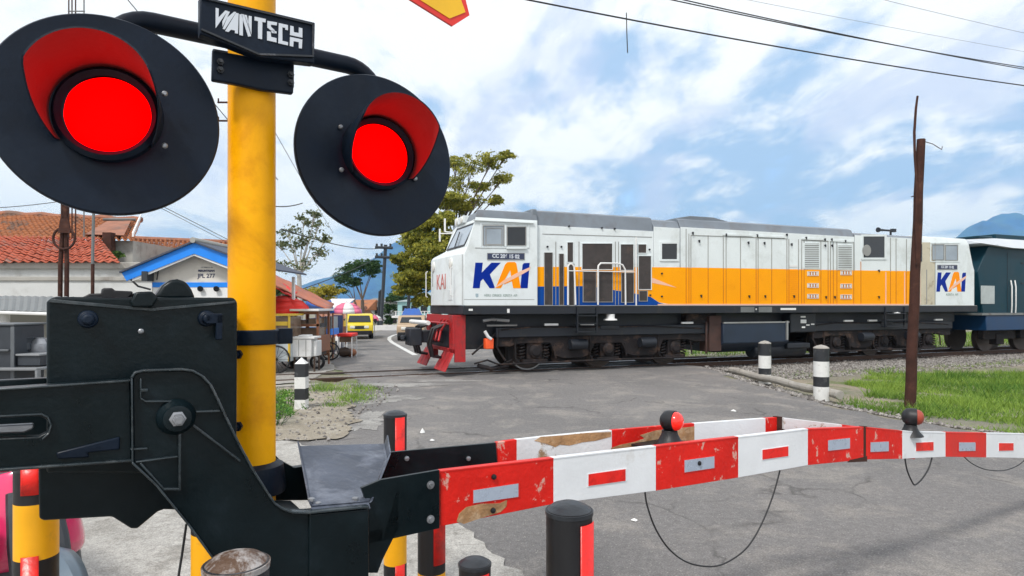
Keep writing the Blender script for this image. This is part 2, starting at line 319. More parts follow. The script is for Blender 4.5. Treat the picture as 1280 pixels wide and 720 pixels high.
def quads_object(name, P, m, parent=None, tint=None, smooth=False):
    """P: (n,k,3) array of loose polygons -> one mesh"""
    n, k, _ = P.shape; me = bpy.data.meshes.new(name)
    me.vertices.add(n*k); me.vertices.foreach_set('co', P.reshape(-1).astype(np.float32))
    me.loops.add(n*k); me.loops.foreach_set('vertex_index', np.arange(n*k, dtype=np.int32))
    me.polygons.add(n); me.polygons.foreach_set('loop_start', np.arange(0, n*k, k, dtype=np.int32))
    me.update(); me.validate()
    if tint is not None:
        a = me.attributes.new('tint', 'FLOAT', 'FACE'); a.data.foreach_set('value', tint.astype(np.float32))
    for mm in (m if isinstance(m, (list, tuple)) else [m]): me.materials.append(mm)
    o = bpy.data.objects.new(name, me); COL.objects.link(o)
    if parent: adopt(o, parent)
    return o
def arc(c, r, a0, a1, n): return [(c[0]+r*math.cos(R(a0+(a1-a0)*i/n)), c[1]-r*math.sin(R(a0+(a1-a0)*i/n))) for i in range(n+1)]

# ------------------------------------------------------------------ ground, road, track bed
U = Vector((.9247, .3807, 0)); V = Vector((-.3807, .9247, 0)); TA = Vector((.69, 14.04, 0))     # the track: along, across (away), near side of the train
def TP(s, w, z): return TA+U*s+V*w+UP*z
road_poly = [(-14, -4), (9, -4), (7.6, 5.2), (6.0, 7.1), (5.2, 8.3), (4.75, 9.8), (4.6, 12.5), (4.7, 15.5), (3.4, 18.5), (1.5, 20.5), (.4, 25), (1.0, 32), (4, 41), (14, 52), (40, 66),
             (40, 78), (12, 63), (-2, 52), (-7.5, 42), (-8.2, 33), (-7.3, 27), (-6.0, 21.5), (-5.0, 17.6), (-4.1, 15.2), (-3.2, 12.9), (-2.75, 11.2), (-2.35, 9.6), (-2.1, 7.9), (-2.6, 7.0), (-5, 6.9), (-14, 6.4)]
def dist_in(px, py, poly):      # signed distance, positive inside
    P = np.array(poly); x = px; y = py; ins = np.zeros(x.shape, bool); d = np.full(x.shape, 1e9)
    for i in range(len(P)):
        a = P[i]; b = P[(i+1) % len(P)]
        e = b-a; t = np.clip(((x-a[0])*e[0]+(y-a[1])*e[1])/(e@e), 0, 1); d = np.minimum(d, np.hypot(x-a[0]-t*e[0], y-a[1]-t*e[1]))
        c = ((a[1] > y) != (b[1] > y)) & (x < (b[0]-a[0])*(y-a[1])/(b[1]-a[1]+1e-12)+a[0]); ins ^= c
    return np.where(ins, d, -d)
pave_poly = [(-40, 12.5), (-6.5, 10.9), (-4.0, 12.6), (-4.2, 15.2), (-5.1, 17.6), (-6.1, 21.5), (-7.4, 27), (-8.3, 33), (-7.6, 42), (-12, 48), (-40, 48)]
def wob(x, y): return .5*np.sin(x*1.9+y*.7)+.3*np.sin(y*3.1-x*1.2+1)+.2*np.sin(x*5.3+y*4.1)
def gheight(x, y):
    d = dist_in(x, y, road_poly); d2 = dist_in(x, y, pave_poly)
    dd = np.maximum(d, d2)
    t = np.clip((dd+.55)/.55, 0, 1); z = -.15+.142*t*t*(3-2*t)
    z += .018*wob(x, y)*(dd < -.3)*np.exp(-np.maximum(0, -dd-6)/6)
    # gutter for the track outside the crossing
    w = (x-TA.x)*V.x+(y-TA.y)*V.y
    tr_ = (np.abs(w-1.35) < 1.75) & (x > 4.9)
    z = np.where(tr_, np.minimum(z, -.14), z)
    tr2 = (np.abs(w-1.35) < 1.0) & (x < -4.6)
    z = np.where(tr2, -.14, z)
    return z
def axis_pts(a, b, step, far, n): 
    core = np.arange(a, b+1e-6, step); g = np.geomspace(1, far, n); return np.concatenate([a-g[::-1]*1.0, core, b+g*1.0])
gx = axis_pts(-16, 20, .2, 6000, 26); gy = axis_pts(-6, 34, .2, 6000, 26)
GX, GY = np.meshgrid(gx, gy); GZ = gheight(GX, GY)
me = bpy.data.meshes.new('ground'); nx, ny = len(gx), len(gy)
idx = np.arange(nx*ny).reshape(ny, nx)
faces = np.stack([idx[:-1, :-1], idx[:-1, 1:], idx[1:, 1:], idx[1:, :-1]], -1).reshape(-1, 4)
me.from_pydata(np.stack([GX, GY, GZ], -1).reshape(-1, 3).tolist(), [], faces.tolist())
me.polygons.foreach_set('use_smooth', [True]*len(me.polygons))
g_mat = ground_mat('earth', ((.27, .235, .18), (.2, .19, .15), (.11, .15, .05)), (.5, .9), fine=90, bump=.8)
me.materials.append(g_mat); go = bpy.data.objects.new('ground', me); COL.objects.link(go); structure(go)

asphalt = ground_mat('asphalt', ((.2, .19, .185), (.165, .158, .155), (.27, .25, .23)), (.35, 1.3), fine=95, bump=.9, cracks=(.07, .066, .062), crack_scale=.5, rough=.82, speck=(.4, .38, .35))
concm = ground_mat('worn_concrete', ((.36, .345, .32), (.43, .415, .385), (.28, .265, .24)), (.9, 2.2), fine=120, bump=.6, cracks=(.13, .12, .1), crack_scale=1.1, rough=.9)
pavem = ground_mat('pavement_concrete', ((.3, .285, .26), (.36, .345, .32), (.24, .22, .19)), (.6, 1.5), fine=80, bump=.5, cracks=(.14, .12, .1), crack_scale=.5)
def sheet(name, poly, z, m, rough_edge=.07, seg=.09):
    pts = []
    for i in range(len(poly)):
        a = Vector(poly[i]); b = Vector(poly[(i+1) % len(poly)]); L = (b-a).length; n = max(1, int(L/(seg if L < 12 else .5))); nn = Vector((-(b-a).y, (b-a).x)).normalized()
        for k in range(n):
            p = a.lerp(b, k/n); w = math.sin(p.x*2.3+p.y*1.7)+.6*math.sin(p.x*6.1-p.y*4.3)+.4*math.sin(p.x*15+p.y*13)+.5*random.uniform(-1, 1)
            pts.append((p.x+nn.x*w*rough_edge, p.y+nn.y*w*rough_edge, z))
    mb = MB(); mb.add(pts, [tuple(range(len(pts)))]); o = mb.build(name, m, smooth=False); return structure(o)
sheet('road', road_poly, 0.0, asphalt, .09)
sheet('pavement', pave_poly, .006, pavem, .06)
sheet('apron', [(-14, -4), (.5, -4), (.25, 2.6), (.05, 3.5), (-.25, 4.2), (-.62, 4.9), (-1.2, 5.9), (-1.75, 6.8), (-2.6, 7.0), (-5, 6.9), (-14, 6.4)], .012, concm, .08)
# loose dirt spread over the road edge on the left
dirtm = ground_mat('dusty_dirt', ((.33, .29, .23), (.27, .235, .185), (.38, .345, .29)), (1.4, 3.5), fine=110, bump=.9)
sheet('dirt', [(-4.6, 11.4), (-3.1, 12.0), (-2.72, 11.0), (-2.35, 9.6), (-2.0, 8.2), (-1.95, 7.3), (-2.7, 6.9), (-4.6, 6.8), (-5.5, 9)], .016, dirtm, .08)
dustm = ground_mat('road_dust', ((.36, .35, .33), (.22, .21, .2), (.2, .193, .187)), (1.1, 5), fine=110, bump=.9)
for k, (px, py, rx, ry) in enumerate(((505, 481, 1.1, .28), (480, 498, .5, .5), (560, 476, .8, .18), (455, 527, .25, .7), (492, 470, .9, .15))):
    c = gnd(px, py); pts = []
    for a in range(90):
        t = a*math.pi/45; f = 1+.22*math.sin(3*t+k)+.13*math.sin(7*t+2*k)+.1*math.sin(17*t)+.09*random.uniform(-1, 1); pts.append((c.x+rx*f*math.cos(t), c.y+ry*f*math.sin(t), .004))
    mb = MB(); mb.add(pts, [tuple(range(90))]); structure(mb.build('dust_patch', dustm, smooth=False))
# white edge line of the road beyond the track
lm = M('road_line', (.62, .62, .6), .7, 0, .12, 3, dirt=(.3, .3, .3), dscale=3, dlim=(.56, .7))
cl = [gnd(519, 444), gnd(508, 438), gnd(497, 432), gnd(490, 428), gnd(486.5, 424.5), gnd(487, 421.5), gnd(492, 419), gnd(501, 417)]
vs = []
for i, p in enumerate(cl):
    d = (cl[min(i+1, len(cl)-1)]-cl[max(i-1, 0)]).normalized(); n_ = Vector((-d.y, d.x, 0))*.085
    vs += [(p.x+n_.x, p.y+n_.y, .005), (p.x-n_.x, p.y-n_.y, .005)]
mb = MB(); mb.add(vs, [(2*i, 2*i+1, 2*i+3, 2*i+2) for i in range(len(cl)-1)]); structure(mb.build('road_marking', lm, smooth=False))

# ballast bed, sleepers, rails
gravel_m = ground_mat('ballast_bed', ((.23, .215, .2), (.3, .285, .27), (.16, .14, .125)), (1.5, 3.0), fine=60, bump=1.0)
mb = MB()
for s0, s1 in ((4.9, 60),):
    mb.add([TP(s0, -1.0, -.145), TP(s1, -1.0, -.145), TP(s1, -.2, -.105), TP(s0, -.2, -.105), TP(s1, 2.9, -.105), TP(s0, 2.9, -.105), TP(s1, 3.7, -.145), TP(s0, 3.7, -.145)], [(0,1,2,3),(3,2,4,5),(5,4,6,7)])
mb.add([TP(-60, .1, -.13), TP(-5.2, .1, -.13), TP(-5.2, 2.6, -.13), TP(-60, 2.6, -.13)], [(0,1,2,3)])
structure(mb.build('track_bed', gravel_m, smooth=False))
def stones(n, fn, smin, smax):
    P = []; 
    c = fn(n); r = rng.uniform(smin, smax, len(c)); n = len(c)
    dirs = np.array([(1,0,0),(-1,0,0),(0,1,0),(0,-1,0),(0,0,1),(0,0,-1)], float)
    tri = [(0,2,4),(2,1,4),(1,3,4),(3,0,4),(2,0,5),(1,2,5),(3,1,5),(0,3,5)]
    pts = dirs[None]*rng.uniform(.55, 1.15, (n, 6, 1))*r[:, None, None]
    a = rng.uniform(0, 6.28, n); b = rng.uniform(0, 3.1, n); ca, sa, cb_, sb = np.cos(a), np.sin(a), np.cos(b), np.sin(b)
    Rm = np.stack([np.stack([ca*cb_, -sa, ca*sb], -1), np.stack([sa*cb_, ca, sa*sb], -1), np.stack([-sb, 0*a, cb_], -1)], 1)
    pts = np.einsum('nij,nkj->nki', Rm, pts)+c[:, None, :]
    return pts[:, tri].reshape(-1, 3, 3), np.repeat(rng.random(n), 8)
stone_m = leaf_mat('ballast_stone', (.15, .135, .125), (.5, .47, .44), .9)
def ball_pts(n):
    s = 4.9+rng.random(n)**1.5*22; w = rng.uniform(-1.9, .9, n); w = np.where(rng.random(n) < .3, rng.uniform(.9, 3.4, n), w)
    e = np.clip((w+1.0)/.8, 0, 1); z = -.15+.035*e+rng.uniform(0, .02, n)
    x = TA.x+U.x*s+V.x*w; y = TA.y+U.y*s+V.y*w
    keep = dist_in(x, y, road_poly) < -.02
    return np.stack([x, y, z], -1)[keep]
P, t = stones(17000, ball_pts, .018, .042)
def edge_pts(n):     # rubble along the right-hand road edge
    y = rng.uniform(7.4, 15.5, n); base = np.interp(y, [5.2, 7.1, 8.3, 9.8, 12.5, 15.5], [7.6, 6.0, 5.2, 4.75, 4.6, 4.7]); x = base+np.abs(rng.normal(.12, .33, n))
    z = gheight(x, y)+.008; return np.stack([x, y, z], -1)
P2, t2 = stones(4200, edge_pts, .01, .032)
def left_pts(n):     # clods and stones on the dirt at the left
    x = rng.uniform(-5.5, -2.0, n); y = rng.uniform(7, 11.8, n); return np.stack([x, y, np.full(n, .02)], -1)
P5, t5 = stones(260, edge_pts, .03, .07)
P3, t3 = stones(900, left_pts, .01, .035)
def left_tr(n):
    s = -5.0-rng.random(n)*8; w = rng.uniform(.1, 2.6, n); return np.stack([TA.x+U.x*s+V.x*w, TA.y+U.y*s+V.y*w, np.full(n, -.12)], -1)
P4, t4 = stones(2500, left_tr, .018, .04)
tag(quads_object('gravel', np.concatenate([P, P2, P3, P4, P5]), stone_m, tint=np.concatenate([t, t2, t3, t4, t5])), 'loose grey gravel of the track bed and road edges', 'gravel', kind='stuff')
mb = MB()
for rg in ((5.0, 42), (-40, -5.2)):
    s = rg[0]
    while s < rg[1]: mb.box(s, s+.22, .35, 2.35, -.14, -.085, fr=TP); s += .62
structure(mb.build('sleepers', sleeper_m, bevel=.01))
mb = MB()
for w in (.84, .84+1.067):
    mb.box(-60, 90, w-.032, w+.032, -.01, .022, 0, TP); mb.box(-60, 90, w-.009, w+.009, -.09, -.01, 0, TP); mb.box(-60, 90, w-.06, w+.06, -.105, -.088, 0, TP)
    mb.box(-60, 90, w-.022, w+.022, .0221, .0245, 1, TP)
    for sg in (-1, 1):
        pass
structure(mb.build('rails', [rail_m, rail_top]))
mb = MB()
for w in (.84, .84+1.067): 
    mb.box(-5.1, 4.7, w+.05 if w < 1 else w-.125, w+.125 if w < 1 else w-.05, .002, .009, 0, TP)
structure(mb.build('flangeway', M('flangeway_dark', (.05, .045, .04), .9), bevel=0))
# kerb of the track cut at the left
mb = MB(); mb.box(-14, -4.75, -.28, -.1, -.15, .03, 0, TP); structure(mb.build('kerb', conc, bevel=.01))

# grass
grass_m = leaf_mat('grass', (.05, .15, .018), (.32, .45, .08), .7)
def blades(n, fn, h0, h1, wd, lean=.5):
    c = fn(n); n = len(c); h = rng.uniform(h0, h1, n); a = rng.uniform(0, 6.28, n)
    h = h*np.clip(.75+.5*np.sin(c[:, 0]*2.6+1)*np.sin(c[:, 1]*3.1)+.3*np.sin(c[:, 0]*7+c[:, 1]*5), .25, 1.5); d = np.stack([np.cos(a), np.sin(a), 0*a], -1); b = rng.uniform(0, 6.28, n); l = np.stack([np.cos(b), np.sin(b), 0*b], -1)*rng.uniform(.1, lean, n)[:, None]*h[:, None]
    w = rng.uniform(.6, 1.3, n)[:, None]*wd
    p0 = c-d*w; p1 = c+d*w; tip = c+l+np.array([0,0,1])*h[:, None]*1.0
    lo = .5+.28*np.sin(c[:, 0]*1.3+np.sin(c[:, 1]*1.9)*1.5)*np.sin(c[:, 1]*1.6+.7)+.15*np.sin(c[:, 0]*4.3+c[:, 1]*5.1)
    return np.stack([p0, p1, tip], 1), np.clip(rng.normal(0, .2, n)+lo, 0, 1)
def right_grass(n):
    y = rng.uniform(5.5, 15.5, n); x = rng.uniform(5.2, 19, n)
    w = (x-TA.x)*V.x+(y-TA.y)*V.y; clump = np.sin(x*2.1+1)*np.sin(y*2.7+x)+.5*np.sin(x*5+y*6)
    edge = dist_in(x, y, road_poly)
    keep = (edge < -.5-.25*np.sin(y*3)-.2*np.sin(y*7+x)-.3*rng.random(n)) & (x > 5.55+.55*np.maximum(0, y-10.3)+.3*np.sin(y*2.2)) & (w < -1.65-.3*np.sin(x*2.2)) & (clump > -.75+1.5*(rng.random(n)**1.3)*(edge > -1.6)+.7*(rng.random(n) > .6))
    return np.stack([x, y, gheight(x, y)], -1)[keep]
a1 = blades(190000, right_grass, .05, .19, .008, 1.3)
def back_grass(n):
    s = rng.uniform(3, 40, n); w = rng.uniform(4.0, 13, n); return np.stack([TA.x+U.x*s+V.x*w, TA.y+U.y*s+V.y*w, np.full(n, -.15)], -1)
a2 = blades(30000, back_grass, .08, .25, .014, 1.0)
def left_grass(n):
    c = np.array([(-2.7, 11.3, .3), (-3.3, 11.3, .35), (-2.55, 10.2, .3), (-3.9, 10.6, .3), (-3.4, 9.1, .2), (-2.6, 9.6, .15), (-4.2, 9.0, .5)]); k = rng.integers(0, len(c), n)
    x = c[k, 0]+rng.normal(0, 1, n)*c[k, 2]*.6; y = c[k, 1]+rng.normal(0, 1, n)*c[k, 2]*.8; return np.stack([x, y, np.full(n, .01)], -1)
a3 = blades(4000, left_grass, .03, .12, .006, 1.2)
def seam_grass(n):
    t = rng.random(n); s = 5+t*13; w = -1.3+rng.normal(0, .25, n); return np.stack([TA.x+U.x*s+V.x*w, TA.y+U.y*s+V.y*w, np.full(n, -.14)], -1)
a4 = blades(1800, seam_grass, .03, .1, .006)
tag(quads_object('grass', np.concatenate([a1[0], a2[0], a3[0], a4[0]]), grass_m, tint=np.concatenate([a1[1], a2[1], a3[1], a4[1]])), 'short green grass and weeds growing on the verges', 'grass', kind='stuff')

# litter
litter = []
paper = M('paper', (.7, .7, .68), .7)
for i, (px, py, lb) in enumerate(((528, 541, 'crumpled white paper beside the black bollard on the asphalt'), (540, 551, 'smaller grey scrap right of the crumpled paper'), (917, 514, 'flat white scrap lying near the right road edge'), (793, 651, 'white scrap lying under the hanging cable loop'))):
    c = gnd(px, py); mb = MB(); n = 9; r = c.y*5/F*.8
    vs = [(c.x+math.cos(6.28*k/n)*r*random.uniform(.6, 1.2), c.y+math.sin(6.28*k/n)*r*random.uniform(.6, 1.2)*1.2, .004+random.random()*.004) for k in range(n)]
    top = (c.x, c.y, .012+r*(1.2 if i == 0 else .3)); mb.add(vs+[top], [(k, (k+1) % n, n) for k in range(n)]+[tuple(range(n))])
    tag(mb.build('paper_scrap', paper, smooth=False), lb, 'litter', 'scraps of litter on the road')

# ------------------------------------------------------------------ hills
def hill(name, pk, base_half_l, base_half_r, depth, seedp, prof):
    mb = MB(); nx_, ny_ = 90, 30; vs = []
    for j in range(ny_):
        v = j/(ny_-1)*2-1
        for i in range(nx_):
            u = i/(nx_-1)*2-1
            x = pk.x+(u*base_half_r if u > 0 else u*base_half_l); y = pk.y+v*depth
            h = np.interp(u, *prof)*max(0, (1-abs(v)**1.4))
            h *= 1+.05*math.sin(x*.013+seedp)*math.cos(y*.01)+.03*math.sin(x*.04+y*.03)
            rid = .05*abs(math.sin(math.atan2(y-pk.y, x-pk.x+1e-6)*11+seedp))
            vs.append((x, y, -2+pk.z*h*(1-rid*min(1, abs(v)*3))))
    mb.add(vs, [(j*nx_+i, j*nx_+i+1, (j+1)*nx_+i+1, (j+1)*nx_+i) for j in range(ny_-1) for i in range(nx_-1)])
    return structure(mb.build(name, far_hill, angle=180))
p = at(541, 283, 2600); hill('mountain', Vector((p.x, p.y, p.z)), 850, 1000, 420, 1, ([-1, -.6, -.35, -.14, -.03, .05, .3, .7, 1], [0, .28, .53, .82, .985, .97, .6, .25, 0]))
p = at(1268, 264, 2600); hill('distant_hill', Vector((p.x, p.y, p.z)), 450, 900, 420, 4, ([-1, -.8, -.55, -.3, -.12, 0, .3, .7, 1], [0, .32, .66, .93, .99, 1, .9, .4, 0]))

# ------------------------------------------------------------------ warning signal on the yellow pole
BP = 2.257
pole_c = gp(315, 382, BP); pole_c.z = 0
sig = thing('crossing_signal', 'yellow pole carrying two round red warning lights and a black name board', 'warning signal', (pole_c.x, pole_c.y, 0))
mb = MB(); mb.lathe(pole_c, UP, [(0, .062), (3.25, .062)], 36); mb.build('pole', yellow, sig)
mb = MB(); mb.lathe(pole_c, UP, [(.0, .13), (.02, .13), (.021, .075), (.06, .064)], 28); mb.build('base_flange', black, sig)
c = pole_c.copy(); c.z = gp(315, 421, BP).z
mb = MB(); mb.lathe(c-UP*.02, UP, [(0, .063), (0, .071), (.04, .071), (.04, .063)], 28, closed=False)
ear = c+EB*.085; mb.box(-.02, .022, -.016, .016, -.022, .022, fr=lambda x, y, z: ear+EB*x+BK*y+UP*z); ear2 = c-EB*.085
mb.box(-.02, .016, -.016, .016, -.06, .06, fr=lambda x, y, z: ear2+EB*x+BK*y+UP*z)
mb.build('clamp', black, sig, bevel=.003)
for yy in (443, 533):
    q = gp(300, yy, BP)-BK*.06-EB*.005; q = pole_c+(-BK*.05-EB*.045); q.z = gp(300, yy, BP-.07).z
    mb = MB(); mb.lathe(q, -BK-EB*.6, [(0, .013), (.012, .013), (.012, .007), (.024, .007)], 6); mb.build('bolt', black, sig)
c = pole_c.copy(); c.z = gp(330, 590, BP).z
mb = MB(); mb.lathe(c-UP*.05, UP, [(0, .064), (0, .088), (.012, .09), (.075, .082), (.085, .064)], 28, closed=False); mb.build('clamp', black, sig)
# cross pipe: level, bends over and down behind each disc
zp = gp(395, 61, BP).z
A0 = gp(136, 60, BP+.085); A1 = gp(471, 60, BP+.085)
pts = []
for P_, sgn in ((A0, -1), (A1, 1)):
    seg = []
    for k in range(9):
        a = R(90*k/8); seg.append(Vector((P_.x, P_.y, zp))-EB*sgn*.1+EB*sgn*(.1*math.sin(a))+UP*(.1*math.cos(a)-.1))
    seg.append(seg[-1]-UP*.1)
    pts = pts+(list(reversed(seg)) if sgn < 0 else seg)
mb = MB(); mb.tube(pts, .0265, 18); mb.build('cross_pipe', black, sig, angle=60)
# clamp bracket under the board
mb = MB(); slab(mb, [(266, 62), (368, 80), (367, 117), (327, 112), (300, 106), (265, 100)], 2.157, .02)
mb.build('bracket', black, sig, bevel=.004)
mb = MB(); slab(mb, [(266, 60), (368, 78), (368, 110), (266, 95)], 2.26, .02); mb.build('bracket', black, sig, bevel=.004)
for x, y in ((275, 78), (275, 88), (363, 94), (363, 104)):
    mb = MB(); q = gp(x, y, 2.157); mb.lathe(q, -BK, [(0, .009), (.008, .009), (.008, .005), (.016, .005)], 6); mb.build('bolt', worn_black, sig)
# name board
BS = 2.10
mb = MB(); slab(mb, [(250, -6), (394, 28), (393, 79), (325, 71), (250, 42)], BS, .035)
board = mb.build('name_board', black, sig, bevel=.003)
mb = MB(); rim = [(252.5, 36.5), (324, 67.5), (391.5, 70)]
def strip(mb, pts, wpx, B, th, closed=False, mi=0):
    n = len(pts)
    for i in range(n-1 if not closed else n):
        a = Vector(pts[i]); b = Vector(pts[(i+1) % n]); d = (b-a).normalized(); nn = Vector((-d.y, d.x))*wpx/2; e = d*wpx*.3
        slab(mb, [tuple(a-e+nn), tuple(b+e+nn), tuple(b+e-nn), tuple(a-e-nn)], B, th, mi)
strip(mb, rim, 2.2, BS-.008, .008); strip(mb, [(252.5, -3), (391.5, 30), (391.5, 70)], 1.6, BS-.0075, .0076); mb.build('board_rim', worn_black, board)
Z6 = lambda pts: [(250+x/6, y/6) for x, y in pts]
letters = {
 'W': [[(118, 58), (141, 64), (139, 130), (190, 78), (208, 82), (118, 210)], [(205, 84), (225, 88), (170, 200), (168, 160)], [(205, 130), (255, 88), (272, 90), (186, 220), (170, 216)]],
 'A': [[(270, 96), (290, 100), (285, 252), (262, 248), (262, 228), (232, 222), (214, 240), (188, 232)]],
 'N': [[(296, 106), (322, 112), (322, 268), (296, 262)], [(308, 104), (330, 108), (384, 270), (362, 274)], [(334, 110), (352, 114), (360, 190), (366, 118), (388, 122), (386, 258)]],
 'T': [[(410, 124), (494, 142), (492, 168), (468, 164), (466, 294), (436, 288), (436, 158), (410, 152)]],
 'E': [[(506, 156), (578, 168), (576, 190), (532, 184), (532, 200), (560, 226), (560, 250), (506, 206)], [(504, 234), (530, 238), (534, 276), (574, 286), (574, 318), (504, 302)], [(532, 222), (574, 236), (574, 250), (540, 246)]],
 'C': [[(592, 172), (660, 188), (660, 226), (640, 222), (640, 208), (618, 204), (618, 306), (660, 316), (660, 340), (588, 324)]],
 'H': [[(678, 192), (702, 198), (704, 240), (742, 248), (742, 206), (768, 212), (768, 282), (676, 262)], [(676, 276), (768, 296), (764, 364), (742, 360), (742, 316), (702, 308), (700, 350), (674, 344)]]}
for k, polys in letters.items():
    mb = MB()
    for pl in polys: slab(mb, Z6(pl), BS-.003, .004)
    mb.build('letter', white_let, board, smooth=False)

def lamp_head(C, az, hood_az, el, lens_r, lens_off, L, hr):
    n = Vector((math.sin(R(az))*math.cos(R(el)), -math.cos(R(az))*math.cos(R(el)), math.sin(R(el))))
    hn = Vector((math.sin(R(hood_az))*math.cos(R(el+2)), -math.cos(R(hood_az))*math.cos(R(el+2)), math.sin(R(el+2)))).normalized()
    mb = MB(); mb.lathe(C, n, [(-.018, .248), (-.012, .2505), (0, .2505), (.004, .247), (.002, .2), (0, .13), (.0, .05)], 96)
    bg = mb.build('background_disc', black, sig, angle=50)
    mb = MB(); mb.lathe(C-n*.14, n, [(0, .07), (.02, .1), (.11, .125), (.125, .14)], 40); mb.build('lamp_housing', black, sig)
    ex = UP.cross(hn).normalized()*1.0; up = hn.cross(ex).normalized()
    if up.z < 0: up = -up
    lc = C+ex*lens_off[0]+up*lens_off[1]
    mb = MB(); mb.lathe(lc+hn*.004, hn, [(0, hr), (.02, hr), (.03, lens_r+.012), (.018, lens_r)], 48, closed=False); bez = mb.build('lens_bezel', black, sig)
    mb = MB(); mb.lathe(lc+hn*.012, hn, [(0, lens_r), (.008, lens_r*.96), (.016, lens_r*.75), (.02, lens_r*.4), (.021, .001)], 48); mb.build('lens', lens_red, bez, angle=60)
    # visor: a tube open at the bottom, long at the top and cut back at the sides
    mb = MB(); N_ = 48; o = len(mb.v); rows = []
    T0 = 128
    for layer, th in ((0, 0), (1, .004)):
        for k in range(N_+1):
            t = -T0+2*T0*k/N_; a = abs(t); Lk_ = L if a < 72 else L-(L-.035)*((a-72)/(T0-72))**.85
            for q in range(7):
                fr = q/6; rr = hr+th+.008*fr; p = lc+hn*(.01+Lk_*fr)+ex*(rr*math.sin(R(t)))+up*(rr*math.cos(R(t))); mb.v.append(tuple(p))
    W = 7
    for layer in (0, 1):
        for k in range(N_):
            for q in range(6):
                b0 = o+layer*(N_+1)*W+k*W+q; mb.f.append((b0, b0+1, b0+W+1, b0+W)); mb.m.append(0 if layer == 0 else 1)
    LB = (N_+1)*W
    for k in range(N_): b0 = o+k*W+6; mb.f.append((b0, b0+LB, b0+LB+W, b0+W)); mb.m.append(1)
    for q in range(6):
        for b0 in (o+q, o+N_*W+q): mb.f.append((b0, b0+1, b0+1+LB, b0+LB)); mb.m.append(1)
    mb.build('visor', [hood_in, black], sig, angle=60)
    for t in (-118, 118, 60, -60):
        q = lc+hn*.006+ex*((hr+.022)*math.sin(R(t)))+up*((hr+.022)*math.cos(R(t)))
        mb = MB(); mb.lathe(q, n, [(0, .007), (.006, .007), (.009, .004)], 10); mb.build('screw', steel, bg)
    q = lc+ex*(-hr-.012)+hn*.006
lamp_head(Vector((-.997, 1.585, EYE+.473)), 33, 20, 4, .0955, (0, -.006), .185, .118)
lamp_head(Vector((-.414, 1.972, EYE+.464)), 33, 34, 4, .093, (0, 0), .185, .113)
# arm of the crossbuck above the picture's edge
cb_ = Vector((pole_c.x, pole_c.y, 0))-BK*.075; 
def cbp(px, py): return gp(px, py, 2.16)
tipv = cbp(587, 19); cen = cbp(316, -156)
for flip in (1, -1):
    d = (tipv-cen); d = Vector((d.x, d.y, d.z*flip)); L = d.length; d.normalize(); nn = d.cross(BK).normalized()
    for (lo, hw, th0, mm, nm) in ((0, .066, .0, sign_red, 'crossbuck_border'), (.017, .05, -.002, sign_yellow, 'crossbuck_arm')):
        cc = cen-BK*(.0 if flip > 0 else -.012)+BK*th0
        pts = [cc-d*(L-lo), cc-d*(L-lo-.045)+nn*hw, cc+d*(L-lo-.045)+nn*hw, cc+d*(L-lo), cc+d*(L-lo-.045)-nn*hw, cc-d*(L-lo-.045)-nn*hw]
        mb = MB(); mb.prism(pts, BK*(.008 if lo == 0 else .006)); o = mb.build(nm, mm, sig, smooth=False)

# ------------------------------------------------------------------ barrier machine and boom
bar = thing('crossing_barrier', 'lowered red and white level crossing barrier with its black lifting machine', 'barrier', (gp(300, 500, 2.1).x, gp(300, 500, 2.1).y, 0))
mb = MB(); slab(mb, [(58, 378), (62, 373), (70, 371), (292, 372), (297, 377), (296, 592), (58, 592)], 2.02, .15)
hs = mb.build('housing', black2, bar, bevel=.006, seg=3)
mb = MB(); slab(mb, [(48, 582), (300, 582), (300, 640), (205, 637), (197, 640), (172, 661), (164, 661), (140, 646), (54, 651), (49, 648)], 2.05, .12); mb.build('lower_housing', black2, bar, bevel=.004)
mb = MB(); slab(mb, [(164, 376), (170, 365), (190, 364), (198, 372), (191, 384), (165, 384)], 1.995, .15); mb.build('housing_rib', black2, hs, bevel=.004)
mb = MB(); slab(mb, [(190, 374), (197, 366), (203, 357), (213, 350), (222, 348.5), (233, 352), (240, 362), (245, 374)], 2.06, .06); mb.build('lifting_lug', black2, hs, bevel=.008, seg=3)
mb = MB(); slab(mb, [(126, 373), (128, 360), (141, 360), (143, 363), (166, 364), (166, 368), (160, 373)], 2.05, .09); mb.build('latch_block', rubber, hs, bevel=.004)
mb = MB(); slab(mb, [(100, 373), (112, 367), (150, 366), (165, 368), (168, 373)], 2.06, .07); mb.build('lid_edge', rubber, hs, bevel=.003)
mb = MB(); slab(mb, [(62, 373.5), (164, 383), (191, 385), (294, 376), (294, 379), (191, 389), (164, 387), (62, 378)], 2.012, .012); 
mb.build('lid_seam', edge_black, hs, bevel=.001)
for x, y in ((110, 399), (258, 398)):
    q = gp(x, y, 2.02); mb = MB(); mb.lathe(q, -BK, [(0, .02), (.012, .018), (.014, .012), (.03, .012), (.034, .008)], 18)
    if x > 200: mb.box(-.006, .03, -.034, -.018, -.012, .012, fr=lambda a, b, c_: q+EB*a+BK*b+UP*c_); mb.box(.016, .03, -.034, -.018, -.05, .01, fr=lambda a, b, c_: q+EB*a+BK*b+UP*c_)
    mb.build('housing_latch', black, hs, bevel=.002)
mb = MB(); q = gp(176, 414, 2.02); mb.lathe(q, -BK, [(0, .006), (.006, .006), (.008, .003)], 10); mb.build('screw', steel, hs)
# cabinet stand down to the ground
mb = MB(); slab(mb, [(300, 640), (380, 640), (380, 960), (300, 1010)], 2.0, .12); mb.build('stand', black2, bar, bevel=.004)
